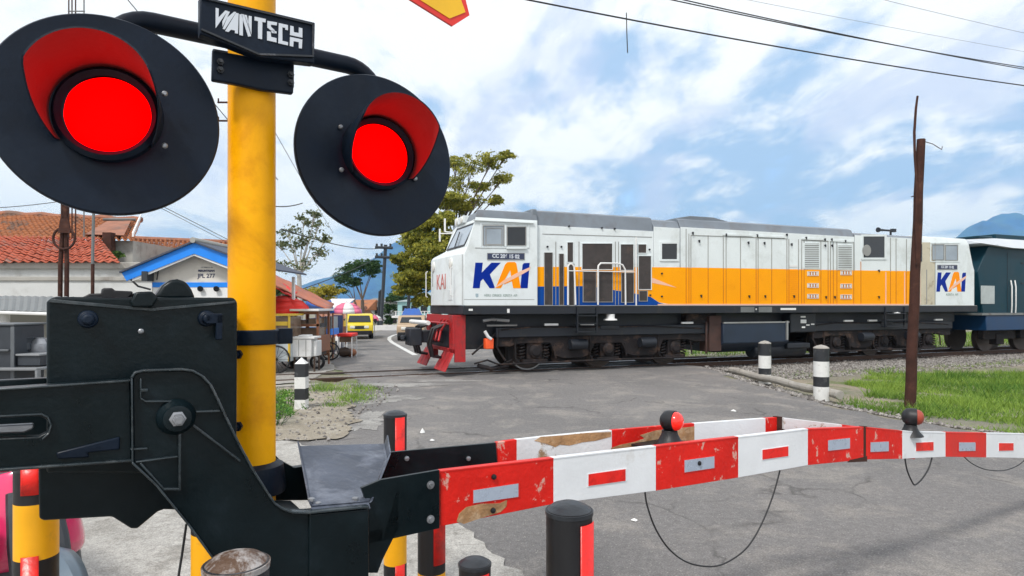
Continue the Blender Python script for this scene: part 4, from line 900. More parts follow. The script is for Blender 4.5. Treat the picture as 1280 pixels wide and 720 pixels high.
# front cab side: sliding windows, gutter, number plate
o = panel(604.5, 282.5, 629.5, 306, pale_glass, cab1, 'window', seam, .9, w=-.004); mb = MB(); tframe(mb, 608, 285.5, 627, 305, -.012, 1.0, .01); mb.build('window_sash', seam, o, smooth=False)
o = panel(634.5, 284, 657, 306.5, dark_glass, cab1, 'window', seam, .9, w=-.004)
mb = MB(); tframe(mb, 602, 280, 660.5, 308.5, -.014, 1.3, .016); trect(mb, 630.8, 281, 633.2, 308, -.02, .022); trect(mb, 634, 308.5, 659, 311, -.05, .05); mb.build('window_frame', loco_white, cab1, smooth=False)
mb = MB(); trect(mb, 592, 274.2, 668, 275.4, -.045, .05, y0b=278, y1b=279.2); mb.build('rain_gutter', loco_white, cab1, smooth=False)
mb = MB(); trect(mb, 594, 309.5, 601, 310.3, -.006, .008); trect(mb, 577.6, 318, 578.2, 381, -.004, .006); trect(mb, 580, 374, 668, 374.6, -.003, .005); mb.build('panel_seam', seam, cab1, smooth=False)
def num_plate(x0, y0, x1, y1, par, txt, size):
    mb = MB(); trect(mb, x0, y0, x1, y1, -.012, .012); pl = mb.build('number_plate', M('plate_dark', (.03, .04, .09), .5), par, bevel=.004)
    s0, z0 = tp((x0+x1)/2, (y0+y1)/2, -.014); text_mesh(txt, TP(s0, -.0135, z0), U, UP, size, .002, white_let, pl, bold=.004, sx=.98)
    mb = MB(); tframe(mb, x0+.6, y0+.6, x1-.6, y1-.6, -.0138, .5, .002); mb.build('plate_border', seam, pl, smooth=False)
num_plate(609, 316.2, 656, 324.8, cab1, 'CC 206 15 02', .112)
def logo(ox, oy, kx, ky, par, w=-.004, slant=0.):
    T = lambda pts: [(ox+(x-438)/7.2*kx, oy+(y-55)/7.2*ky+slant*(x-438)/7.2*kx) for x, y in pts]
    def pc(nm, polys, m, dw=0.):
        mb = MB()
        for p in polys: tslab(mb, T(p), w-dw, .004)
        return mb.build(nm, m, par, smooth=False)
    pc('letter_k', [[(462, 60), (528, 60), (518, 150), (606, 60), (690, 60), (592, 165), (636, 282), (628, 290), (590, 290), (530, 205), (508, 228), (500, 290), (438, 290)]], logo_blue)
    pc('letter_a', [[(645, 286), (728, 78), (748, 57), (762, 54), (775, 128), (722, 222), (706, 262), (690, 290), (650, 290)], [(762, 54), (815, 54), (830, 66), (870, 290), (802, 290), (786, 205), (775, 128)], [(740, 210), (790, 188), (796, 225), (720, 256)]], logo_orange)
    pc('letter_i', [[(886, 80), (898, 64), (950, 62), (932, 290), (866, 290)]], logo_blue)
    pc('logo_flash', [[(628, 292), (720, 216), (860, 140), (958, 98), (948, 128), (860, 178), (740, 238)]], logo_peach, .002)
    mb = MB()
logo(591, 327.6, 1, 1, cab1)
s_, z_ = tp(626, 369.3, 0); text_mesh('HERU  DIREKSI  KERETA  API', TP(s_, -.004, z_), U, UP, .075, .003, M('grey_lettering', (.3, .38, .34), .6), cab1, sx=.8)
mb = MB(); tslab(mb, [(594.5, 367), (598, 367), (598, 371), (596, 372), (594.5, 370.5)], -.003, .004); mb.build('emblem', M('emblem_grey', (.35, .45, .5), .6), cab1, smooth=False)
# windscreens and nose fittings on the leading end
def nose_s(z): return -1.83-.06+np.interp(z, [2.64, 2.74, 3.3], [.05, .12, .40])
def nose_quad(w0, w1, z0, z1, off, th, m, name, par):
    p = [TP(nose_s(z)-off, w, z) for w, z in ((w0, z0), (w1, z0), (w1, z1), (w0, z1))]
    mb = MB(); mb.prism(p, U*th); return mb.build(name, m, par, smooth=False)
ws = nose_quad(.22, 1.42, 2.8, 3.24, .012, .02, pale_glass, 'windscreen', cab1)
for a in ((.17, .22, 2.76, 3.28), (1.42, 1.47, 2.76, 3.28), (.22, 1.42, 2.76, 2.8), (.22, 1.42, 3.24, 3.28)): nose_quad(*a, .02, .03, rubber, 'windscreen_seal', ws)
mb = MB(); mb.tube([TP(nose_s(2.78)-.05, .75, 2.78), TP(nose_s(3.12)-.04, .95, 3.14)], .014, 6); mb.build('wiper', rubber, ws)
mb = MB(); mb.box(-1.52, -1.3, .95, 1.65, 3.36, 3.52, fr=TP); mb.build('headlight_box', loco_white, cab1, bevel=.01)
for w in (1.12, 1.48):
    mb = MB(); mb.lathe(TP(-1.51, w, 3.44), -U, [(0, .08), (.03, .08), (.035, .06), (.04, .01)], 16); mb.build('headlight', lamp_gl, cab1)
for w in (.6, 2.0):
    mb = MB(); mb.lathe(TP(-1.925, w, 2.42), -U, [(0, .12), (.03, .12), (.035, .1), (.05, .01)], 16); mb.build('marker_light', lamp_gl, cab1)
mb = MB()
for w0, w1, z0, z1, th_ in ((.55, .57, 1.95, 2.3, .02), (2.05, 2.07, 1.95, 2.3, .02)): mb.box(-1.945, -1.92, w0, w1, z0, z1, fr=TP)
mb.build('nose_seam', seam, cab1)
mb = MB(); q0 = TP(-1.952, .55, 1.98)
text_mesh('KAI', TP(-1.934, 1.35, 2.02), -V, UP, .5, .006, M('nose_letter_red', (.55, .16, .14), .5), cab1, name='nose_lettering')
mb = MB(); mb.box(-1.94, -1.92, .5, .8, 1.62, 1.85, fr=TP); mb.build('nose_hatch', loco_white, cab1, bevel=.004)
mb = MB(); mb.tube([TP(-1.99, .28, 1.7), TP(-2.03, .28, 1.72), TP(-2.03, .28, 2.3), TP(-1.99, .28, 2.32)], .012, 6); mb.tube([TP(-1.99, 2.32, 1.7), TP(-2.03, 2.32, 1.72), TP(-2.03, 2.32, 2.3), TP(-1.99, 2.32, 2.32)], .012, 6); mb.build('grab_rail', white_p, cab1)
# mirrors / wing plates beside the windscreen
for w in (2.3, 2.75):
    mb = MB(); mb.box(-1.58, -1.54, w, w+.035, 3.1+.2*(w < 2.5), 3.42+.2*(w < 2.5), fr=TP); mb.tube([TP(-1.56, w, 3.3), TP(-1.3, min(w, 2.45), 3.28)], .015, 6); mb.build('mirror', white_p, cab1, bevel=.004)
# rear cab side
o = panel(1166, 306, 1180, 324.5, pale_glass, cab2, 'window', seam, .7, w=-.004)
o = panel(1182.5, 306.5, 1197, 325, pale_glass, cab2, 'window', seam, .7, w=-.004)
mb = MB(); tframe(mb, 1164, 304.3, 1199, 326.5, -.012, 1.0, .014); mb.build('window_frame', loco_white, cab2, smooth=False)
num_plate(1172, 331, 1197, 337, cab2, 'CC 206 15 02', .1)
logo(1170.5, 340, 37/71, 24.5/32.6, cab2, slant=.0)
s_, z_ = tp(1190, 368.2, 0); text_mesh('KERETA  API', TP(s_, -.004, z_), U, UP, .1, .003, M('grey_lettering', (.3, .38, .34), .6), cab2)
mb = MB(); tslab(mb, [(1151, 303), (1163, 303), (1169, 328), (1169, 381), (1151, 381)], -.003, .003); mb.build('weathered_panel', loco_cream, cab2, smooth=False)
mb = MB(); trect(mb, 1147, 305, 1153, 327, -.02, .02); mb.build('window', dark_glass, cab2, bevel=.02)
mb = MB(); trect(mb, 1168.6, 303, 1169.4, 381, -.006, .006); trect(mb, 1158, 337, 1159, 380, -.01, .01); mb.build('door_seam', seam, cab2, smooth=False)
# horn on the roof
mb = MB(); s, z = tp(1109, 288, .9); mb.tube([TP(s-.1, .9, z), TP(s+.35, .9, z)], .03, 12); mb.lathe(TP(s-.1, .9, z), -U, [(0, .03), (.2, .04), (.28, .075), (.3, .075)], 16); mb.cyl(TP(s+.15, .9, 3.5), TP(s+.15, .9, z), .03); mb.box(s+.2, s+.36, .87, .95, z-.04, z+.06, fr=TP); mb.build('horn', frame_blk, loco)
mb = MB(); s = ts(1143, .6); mb.box(s-.1, s+.25, .5, .9, 3.48, 3.62, fr=TP); s = ts(1128, .6); mb.box(s-.3, s+.2, .5, 1.5, 3.5, 3.56, fr=TP); mb.build('roof_fitting', frame_blk, loco, bevel=.02)
# handrails
def rail_(pts, r=.02, w=-.03, m=white_p, nm='handrail'):
    mb = MB(); mb.tube([TP(*((lambda q: (q[0], w, q[1]))(tp(x, y, w)))) for x, y in pts], r, 8); return mb.build(nm, m, loco, angle=80)
rail_([(710, 381), (710, 338), (710, 333), (712, 330), (715, 330), (717.5, 333), (718, 338), (719.5, 381)])
rail_([(747.5, 381), (747.5, 338), (748, 332), (751, 329), (756, 329), (772, 329.3), (778, 331), (781.5, 337), (782, 381)])
rail_([(710, 338.5), (734, 339), (793, 340)], .012); 
mb = MB(); mb.tube([TP(ts(x, .02), .02, 1.5 if i in (0, 3) else 3.1) for i, x in enumerate((795, 795, 795.5, 795.5))], .012, 6); mb.build('handrail', white_p, loco)
# steps
for xc in (734, 1119):
    mb = MB(); s0, z0 = tp(xc-12, 384, -.02); s1, _ = tp(xc+12, 384, -.02)
    for s in (s0, s1): mb.box(s-.015, s+.015, -.03, .02, .88, 1.46, fr=TP)
    for z in (.9, 1.08, 1.26): mb.box(s0, s1, -.06, .12, z, z+.025, fr=TP)
    mb.build('step_ladder', frame_blk, loco)
# builder's plates and lettering along the frame
mb = MB(); trect(mb, 926, 383.5, 943, 390.3, -.006, .006); trect(mb, 948.5, 383.5, 965, 390.3, -.006, .006); mb.build('frame_plate', tin, uf, smooth=False)
mb = MB(); 
for x0, y0, x1, y1 in ((976, 385, 995, 387.5), (944.8, 385.5, 946, 387.5), (634, 386, 637, 391), (586, 386, 591, 388.5)): trect(mb, x0, y0, x1, y1, -.008, .008)
mb.build('frame_mark', white_p, uf, smooth=False)
# bogies
WR = .46
def bogie(sc_list, mirror=1):
    b0, b1 = sc_list[0]-.95, sc_list[-1]+.95
    mb = MB()
    for w0, w1 in ((.3, .42), (TW-.42, TW-.3)):
        prof = [(b0, .78), (b0+.1, .9), (sc_list[0]-.55, .96), (sc_list[1]-.9, .98), (sc_list[1]-.5, .88), (sc_list[1]+.5, .88), (sc_list[1]+.9, .98), (sc_list[2]+.55, .96), (b1-.1, .9), (b1, .78),
                (b1, .6), (sc_list[2]+.6, .6), (sc_list[2]+.36, .66), (sc_list[2]-.36, .66), (sc_list[2]-.5, .36), (sc_list[2]-.7, .3), (sc_list[1]+.7, .3), (sc_list[1]+.5, .36), (sc_list[1]+.36, .62), (sc_list[1]-.36, .62), (sc_list[1]-.5, .36), (sc_list[1]-.7, .3), (sc_list[0]+.7, .3), (sc_list[0]+.5, .36), (sc_list[0]+.36, .66), (sc_list[0]-.36, .66), (sc_list[0]-.6, .6), (b0, .6)]
        mb.prism([TP(s, w0, z) for s, z in prof], V*(w1-w0))
    mb.box(sc_list[0]-.2, sc_list[2]+.2, .6, TW-.6, .7, 1.02, fr=TP); mb.box(sc_list[0]+.1, sc_list[2]-.1, 1.1, 1.5, .16, .8, fr=TP)
    for i in (0, 1): m_ = (sc_list[i]+sc_list[i+1])/2; mb.box(m_-.42, m_+.42, .55, .75, .18, .8, fr=TP)
    bg = mb.build('bogie_frame', bogie_m, loco, bevel=.012)
    mb = MB(); mb.box(b0-.02, b1+.02, .24, .46, .8, 1.03, fr=TP); mb.build('equalizer_beam', frame_blk, bg, bevel=.02)
    for i, s in enumerate(sc_list):
        for w_, sg in ((.84, 1), (TW-.84, -1)):
            mb = MB(); a = V*sg
            mb.lathe(TP(s, w_-.068*sg, WR+.02), a, [(0, WR-.06), (0, WR), (.02, WR+.002), (.115, WR-.004), (.12, WR+.03), (.14, WR+.03), (.145, WR-.07)], 40)
            mb.lathe(TP(s, w_-.072*sg, WR+.02), -a, [(0, WR-.05), (.001, WR-.06), (-.03, WR-.09), (-.03, .14), (.02, .12), (.05, .1), (.052, .001)], 32, closed=False)
            wl = mb.build('wheel', wheel_m, bg)
        mb = MB(); mb.cyl(TP(s, .84, WR+.02), TP(s, TW-.84, WR+.02), .08); mb.build('axle', bogie_m, bg)
        mb = MB(); mb.box(s-.19, s+.19, .34, .56, .3, .68, fr=TP); mb.lathe(TP(s, .34, .48), -V, [(0, .15), (.05, .15), (.06, .12), (.09, .1), (.092, .04)], 18); mb.box(s-.3, s+.3, .3, .5, .2, .3, fr=TP)
        ab = mb.build('axle_box', bogie_m, bg, bevel=.012)
        for ds in (-.3, .3):
            mb = MB(); pts = [TP(s+ds+.075*math.cos(t*.6), .42+.075*math.sin(t*.6), .3+t*.0068) for t in range(63)]; mb.tube(pts, .016, 6); mb.build('coil_spring', bogie_m, bg, angle=80)
        mb = MB(); mb.tube([TP(s-.5, .3, .86), TP(s-.5, .28, .35), TP(s-.42, .28, .24)], .022, 6); mb.box(s-.56, s-.44, .55, .75, .22, .6, fr=TP); mb.tube([TP(s+.45, .3, .62), TP(s+.5, .3, .3)], .02, 6); mb.build('brake_rigging', bogie_m, bg)
    mb = MB(); mb.tube([TP(b0+.1, .24, .97), TP(b0+.8, .24, 1.02), TP(sc_list[1]-.3, .24, 1.0), TP(sc_list[1]+1.2, .24, 1.0), TP(b1-.2, .24, .93)], .018, 6)
    mb.tube([TP(b0+.05, .24, .22), TP(sc_list[1], .24, .24), TP(b1-.05, .24, .22)], .022, 6)
    mb.tube([TP(b0+.2, .26, .3), TP(b0+.0, .26, .6), TP(b0+.05, .26, 1.0)], .025, 8); mb.build('brake_pipe', bogie_m, bg, angle=80)
    mb = MB(); mb.box(sc_list[1]-.25, sc_list[1]+.25, .22, .32, .95, 1.04, fr=TP); mb.build('bracket', frame_blk, bg, bevel=.01)
    for sq in (sc_list[1]+.8, sc_list[0]+.8): mb = MB(); mb.lathe(TP(sq, .2, .62), U, [(0, .12), (.42, .12)], 14); mb.build('brake_cylinder', frame_blk, bg, bevel=.01)
    mb = MB(); 
    for s in (sc_list[0]+.35, sc_list[1]-.6, sc_list[2]+.3): mb.box(s-.17, s+.17, .2, .26, 1.05, 1.1, fr=TP)
    mb.build('sand_cap', white_p, bg, bevel=.01)
    return bg
bogie([-.05, 1.82, 3.72]); bogie([9.15, 11.05, 12.95])
mb = MB(); s, z = tp(763, 397, .1); mb.lathe(TP(s, .1, z-.06), UP, [(0, .16), (.03, .15), (.04, .1), (.14, .1)], 18); s, z = tp(1118, 391, .1); mb.lathe(TP(s, .1, z-.03), UP, [(0, .16), (.03, .15), (.04, .1), (.14, .1)], 18); mb.build('filler_cap', white_p, loco)
# bright rim of the leading wheel, sander, orange box, pipes at the front
mb = MB(); mb.lathe(TP(-.05, .76, WR+.02), -V, [(0, WR+.001), (.006, WR-.004), (.006, WR-.03), (0, WR-.035)], 40, closed=False); mb.build('wheel_rim', tyre_br, loco)
mb = MB(); s, z = tp(612, 429, .1); mb.box(s-.09, s+.1, .1, .25, z-.13, z+.1, fr=TP); mb.build('orange_marker', orange_box, loco, bevel=.02)
mb = MB(); mb.tube([TP(*(lambda q: (q[0], .1, q[1]))(tp(*p, .1))) for p in ((606, 414), (610, 421), (614, 424))], .035, 8); mb.build('hose_end', white_p, loco)
mb = MB(); s, z = tp(601, 402, .5); mb.box(s-.6, s+.3, .45, .9, .55, 1.3, fr=TP); mb.build('equipment_box', frame_blk, loco, bevel=.02)
mb = MB(); mb.tube([TP(-1.55, .3, .45), TP(-.75, .3, 1.1)], .025, 6); mb.tube([TP(-1.5, .3, .25), TP(-1.2, .3, .32), TP(-.9, .3, .2), TP(-.6, .35, .3)], .02, 6); mb.tube([TP(-1.4, .35, .2), TP(-1.1, .35, .12), TP(-.7, .35, .18)], .05, 8); mb.build('sand_pipe', bogie_m, loco)
for x, y in ((606, 402), (700, 0)):
    if y: mb = MB(); s, z = tp(620, 401, .15); mb.tube([TP(s-.3, .15, z), TP(s-.1, .15, z+.03), TP(s+.3, .15, z)], .035, 8); mb.tube([TP(s-.2, .18, z-.1), TP(s+.5, .18, z-.1)], .025, 6); mb.build('air_pipe', tyre_br, loco)
# pilot (snow-plough like guard) in red
mb = MB(); sp = -2.0
mb.box(sp+.04, sp+.28, .22, .27, .3, 1.3, fr=TP); mb.box(sp+.04, sp+.28, TW-.27, TW-.22, .3, 1.3, fr=TP)
mb.box(sp, sp+.04, .22, TW-.22, 1.12, 1.3, fr=TP); mb.box(sp, sp+.04, .22, .5, .5, 1.12, fr=TP); mb.box(sp, sp+.04, TW-.5, TW-.22, .5, 1.12, fr=TP); mb.box(sp, sp+.04, .22, TW-.22, .5, .58, fr=TP)
for wa, wb_ in ((.12, .95), (TW-.95, TW-.12)):
    mb.prism([TP(sp, wa+.1, .5), TP(sp, wb_, .5), TP(sp-.22, wb_, .12), TP(sp-.22, wa, .12)], U*.03)
    for w in (wa+.3, wa+.55): mb.prism([TP(sp-.005, w, .52), TP(sp-.215, w, .13), TP(sp-.02, w, .52)], V*.02)
pl = mb.build('pilot', pilot_red, loco, bevel=.006)
mb = MB(); mb.box(sp+.05, sp+.2, .5, TW-.5, .55, 1.15, fr=TP); mb.build('pilot_backing', frame_blk, loco, bevel=.01)
mb = MB()
for w in (.35, .6, .85): mb.tube([TP(sp-.04, w+.1, 1.2), TP(sp-.16, w+.25, .95), TP(sp-.25, w+.1, .75)], .025, 6)
mb.tube([TP(sp-.08, .3, 1.12), TP(sp-.08, 2.3, 1.12)], .025, 6); mb.build('uncoupling_bar', pilot_red, loco)
mb = MB(); mb.box(sp-.5, sp+.1, 1.12, 1.48, .68, .95, fr=TP); mb.box(sp-.72, sp-.45, 1.05, 1.55, .62, 1.0, fr=TP); mb.tube([TP(sp-.6, 1.55, .8), TP(sp-.8, 1.45, .78), TP(sp-.85, 1.2, .8)], .06, 8); mb.build('coupler', frame_blk, loco, bevel=.03)
mb = MB()
for w in (.6, .8, 1.75, 2.0, 2.2):
    mb.tube([TP(sp-.05, w, 1.1), TP(sp-.3, w, 1.0), TP(sp-.38, w+.03, .7), TP(sp-.3, w+.06, .4), TP(sp-.12, w+.1, .38)], .032, 8)
mb.build('air_hose', rubber, loco)
mb = MB(); mb.tube([TP(sp-.35, .9, 1.12), TP(sp-.38, 2.4, 1.12)], .05, 8); mb.build('hand_bar', white_p, loco)
# fuel tank and equipment between the bogies
t0, t1 = ts(903, .15), ts(985, .15)
mb = MB(); mb.prism([TP(t0, .12, 1.06), TP(t0, .12, .55), TP(t0, .5, .3), TP(t0, TW-.5, .3), TP(t0, TW-.12, .55), TP(t0, TW-.12, 1.06)], U*(t1-t0)); tk = mb.build('fuel_tank', tank_m, loco, bevel=.02)
mb = MB(); mb.box(t0, t1, .1, .14, 1.05, 1.085, fr=TP); mb.box(t1-.12, t1-.06, .08, .12, .6, 1.1, fr=TP); mb.build('tank_trim', tyre_br, tk)
mb = MB(); a = ts(861, .2); mb.box(a, t0-.05, .3, 1.2, .95, 1.31, fr=TP); mb.lathe(TP(ts(873, .3), .45, .72), V, [(0, .2), (.05, .22), (1.2, .22)], 20); mb.build('air_tank', bogie_m, loco, bevel=.02)
mb = MB(); a, b = ts(887, .2), ts(902, .2); mb.box(a, b, .2, .6, .35, 1.25, fr=TP); mb.tube([TP(a-.1, .2, .3), TP(a-.1, .2, 1.1)], .03, 6); mb.build('equipment_frame', rust2, loco, bevel=.02)
a, b = ts(990, .15), ts(1022, .15)
mb = MB(); mb.box(a, b, .2, 1.2, .78, 1.31, fr=TP); mb.box(a-.1, b-.2, .2, 1.0, .35, .5, fr=TP); mb.lathe(TP(a-1.1, .5, .32), U, [(0, .2), (1.8, .2)], 18); mb.build('equipment_box', frame_blk, loco, bevel=.03)
mb = MB()
for x, y, x1, y1 in ((1001, 395, 1007, 397), (1001, 399.5, 1008, 404), (1002.5, 408, 1006.5, 410), (1008, 405.5, 1012, 407), (1014, 404.5, 1018, 406)): trect(mb, x, y, x1, y1, .19, .008)
mb.build('warning_mark', white_p, loco, smooth=False)

# ------------------------------------------------------------------ teal vehicle coupled behind
wg = thing('teal_locomotive', 'dark teal locomotive with a pale roof coupled behind the white one', 'locomotive', TP(22, 1.3, 0))
q0 = ts(1222)+.45
WB = .12
mb = MB(); prof = [(q0, 1.25), (q0-.25, 2.55), (q0+.25, 3.35), (q0+.5, 3.42), (q0+17, 3.42), (q0+17, 1.25)]
mb.prism([TP(s, WB, z) for s, z in prof], V*(TW-2*WB)); wb = mb.build('body', teal, wg, bevel=.02)
mb = MB(); a = ts(1195, .5); mb.prism([TP(q0-.5, .0, 3.44), TP(q0+17, 0, 3.3), TP(q0+17, .25, 3.62), TP(q0+.2, .25, 3.62)], V*.001) if False else None
mb.add([TP(q0-.35, -.05, 3.42), TP(q0+1.2, -.06, 3.32), TP(q0+17, -.06, 3.32), TP(q0+17, .5, 3.7), TP(q0+1.2, .5, 3.68), TP(q0-.3, .5, 3.58), TP(q0-.35, TW+.05, 3.42), TP(q0+17, TW+.05, 3.32), TP(q0+17, TW-.5, 3.7), TP(q0-.3, TW-.5, 3.58)],
       [(0, 1, 4, 5), (1, 2, 3, 4), (5, 4, 3, 8, 9), (9, 8, 7, 6), (0, 5, 9, 6), (0, 6, 7, 2, 1), (2, 7, 8, 3)])
mb.build('roof', M('pale_roof', (.5, .53, .56), .5, 0, .08, 1), wg, bevel=.01)
mb = MB(); mb.box(q0+.05, q0+17, .05, TW-.05, .72, 1.2, fr=TP); mb.build('skirt', teal_b, wg, bevel=.02)
mb = MB(); mb.box(q0-.2, q0+17, 0.02, TW-.02, 1.2, 1.27, fr=TP); mb.build('deck', tin, wg)
o_ = ts(1226, WB), ts(1243, WB); mb = MB(); mb.box(o_[0], o_[1], WB-.012, WB+.01, 1.55, 2.12, fr=TP); mb.build('side_panel', M('pale_panel', (.4, .44, .44), .5), wb, bevel=.01)
for s in (q0+1.35, q0+1.55, q0+5): mb = MB(); mb.tube([TP(s, WB-.04, 1.27), TP(s-.05, WB-.08, 1.5), TP(s-.05, WB-.08, 2.1), TP(s, WB-.02, 2.3)], .02, 8); mb.build('handrail', white_p, wg)
mb = MB()
for k in range(9): mb.box(q0+1.2+k*1.7, q0+1.215+k*1.7, WB-.006, WB, 1.3, 3.2, fr=TP)
for z in (2.85, 2.2): mb.box(q0+1.9, q0+2.3, WB-.012, WB, z, z+.04, fr=TP)
mb.build('panel_seam', frame_blk, wb)
mb = MB(); mb.box(q0+.6, q0+1.3, .6, 1.9, 3.68, 3.76, fr=TP); mb.box(q0+1.6, q0+4.3, .7, 1.8, 3.68, 3.86, fr=TP); mb.build('roof_vent', teal, wg, bevel=.03)
for k, s in enumerate((q0+1.2, q0+3.1, q0+12, q0+14)):
    for w_, sg in ((.84, 1), (TW-.84, -1)):
        mb = MB(); mb.lathe(TP(s, w_-.06*sg, WR), V*sg, [(0, WR), (.12, WR), (.12, WR+.03), (.14, WR+.03)], 30); mb.build('wheel', wheel_m, wg)
    mb = MB(); mb.box(s-.8, s+.8, .35, .5, .42, .72, fr=TP); mb.box(s-.2, s+.2, .32, .55, .25, .6, fr=TP); mb.build('bogie_frame', bogie_m, wg, bevel=.02)
mb = MB(); mb.box(ts(1222)-.1, q0+.2, 1.1, 1.5, .65, .95, fr=TP); mb.build('coupler', frame_blk, wg, bevel=.03)

# ------------------------------------------------------------------ posts and beam at the right
def stripe_post(c, H, hw, bands, label, square=False, tip=False):
    t = thing('bollard', label, 'bollard', c, 'black and white crossing bollards')
    mb = MB(); z = H-(.06 if not tip else .08); f = hw
    for hh, mi in bands:
        z2 = max(-.02, z-hh)
        if square: mb.box(c.x-f, c.x+f, c.y-f, c.y+f, c.z+z2, c.z+z, mi)
        else: mb.lathe(c+UP*z2, UP, [(0, f), (z-z2, f)], 24, mi)
        z = z2
        if z <= -.019: break
    mb.build('post', [conc_b, conc_w], t)
    mb = MB()
    if square: zt = c.z+H-.08; a = [(c.x-f, c.y-f, zt), (c.x+f, c.y-f, zt), (c.x+f, c.y+f, zt), (c.x-f, c.y+f, zt)]; mb.add(a+[(c.x, c.y, zt+.09)], [(0,1,4),(1,2,4),(2,3,4),(3,0,4),(3,2,1,0)])
    else: mb.lathe(c+UP*(H-.061), UP, [(0, f*1.02), (.015, f), (.045, f*.6), (.065, .001)], 24)
    mb.build('cap', conc_w if tip else conc, t); return t
q = gnd(956, 478, -.1); stripe_post(q, .87, .125, [(.25, 0), (.26, 1), (.13, 0), (.25, 1)], 'black and white concrete bollard nearer the train, at the far end of the lying beam')
q = gnd(1026.5, 499, -.1); stripe_post(q, .93, .125, [(.22, 0), (.26, 1), (.17, 0), (.24, 1), (.1, 0)], 'black and white concrete bollard nearer the barrier, by the near end of the lying beam')
q = gnd(377, 512, 0.0); stripe_post(q, .745, .078, [(.19, 0), (.165, 1), (.16, 0), (.25, 1)], 'slim black and white bollard with a pointed white top in the weeds', square=True, tip=True)
a = gnd(908, 466, -.02); b = gnd(1046, 498, -.02); a.z = .0; b.z = -.02
mb = MB(); off = Vector((.16, .2, .0)); a = a+off; b = b+off
mb.tube([a.lerp(b, k/12)+Vector((0, 0, .02+.012*math.sin(k*1.3))) for k in range(13)], [.075+.006*math.sin(k*2.2) for k in range(13)], 10)
tag(mb.build('concrete_beam', conc, bevel=.01), 'weathered concrete beam lying along the right road edge beside two bollards', 'beam')
# leaning brown post
t = gnd(1137, 512, -.12)
b_ = t; tpz = at(1151, 174, t.y-.1)
post = thing('leaning_post', 'tall rusty brown post leaning slightly, standing in the grass in front of the train', 'post', t)
mb = MB(); pts = [b_.lerp(tpz, k/10)+EB*.012*math.sin(k*2.1) for k in range(11)]; mb.tube(pts, [.082-.0022*k for k in range(11)], 9); mb.build('shaft', rust, post, angle=50)
mb = MB(); mb.tube([at(1146, 330, t.y-.16), at(1145, 280, t.y-.16), at(1146, 235, t.y-.14), at(1143.5, 195, t.y-.1), at(1143, 165, t.y-.1), at(1145, 135, t.y-.1), at(1147, 120, t.y-.1)], [.012, .014, .016, .018, .02, .018, .016], 7); mb.build('tied_rod', rust, post)
mb = MB(); mb.tube([at(1156, 177, t.y-.1), at(1166, 180, t.y-.1), at(1174, 185, t.y-.1), at(1177, 187, t.y-.1), at(1178, 183, t.y-.1)], .006, 6)
mb.tube([at(1148, 244, t.y-.12), at(1139, 246, t.y-.12)], .008, 5); mb.build('loose_wire', rust, post)

# ------------------------------------------------------------------ overhead wires
def wire(a, b, sag, r, label, grp='overhead wires'):
    mb = MB(); pts = []
    for k in range(41): t = k/40; p = a.lerp(b, t); p.z -= sag*4*t*(1-t); pts.append(p)
    mb.tube(pts, r, 5); return tag(mb.build('overhead_wire', cable_m, angle=80), label, 'wire', grp)
def wire2(p1, p2, Y1, Y2, ext0, ext1, sag, r, label):
    a = at(*p1, Y1); b = at(*p2, Y2); d = b-a; wire(a-d*ext0, b+d*ext1, sag, r, label)
wire2((690, -2), (1280, 98), 11, 16, .25, .5, .22, .015, 'lowest black wire crossing the upper right sky')
wire2((864, -2), (1280, 76), 12, 17, .3, .6, .2, .012, 'upper wire of the close pair near the top right corner')
wire2((873, -2), (1280, 79.5), 12, 17, .3, .6, .17, .012, 'lower wire of the close pair near the top right corner')
wire2((1100, -4), (1280, 38), 20, 24, .5, 1.0, .1, .006, 'faint thin wire in the top right corner')
wire2((940, -2), (1280, 62), 20, 26, .5, .6, .1, .005, 'faintest thin wire above the close pair')
mb = MB(); mb.tube([at(783, 16, 11.8), at(783.5, 40, 11.8), at(784.5, 66, 11.8)], .01, 5); tag(mb.build('dangling_string', cable_m), 'short string dangling from the lowest wire', 'string')
wire2((285, 150), (160, 0), 9, 8, .6, .3, .0, .006, 'thin wire rising behind the left warning light')
wire2((345, 258), (378, 254), 9, 10, .0, .0, .02, .008, 'short dark wire end right of the yellow pole')
wire2((343, 160), (400, 262), 20, 30, 1.2, .5, .1, .01, 'thin wire sloping down between the pole and the right warning light')
wire2((0, 258), (66, 252), 20, 22, .5, .3, .05, .012, 'thin wire above the tiled roofs at the far left')
wire2((180, 246), (286, 300), 14, 18, .2, .4, .0, .008, 'upper thin wire sloping towards the blue gabled hut')
wire2((205, 262), (286, 304), 14, 18, .2, .4, .0, .006, 'lower thin wire sloping towards the blue gabled hut')

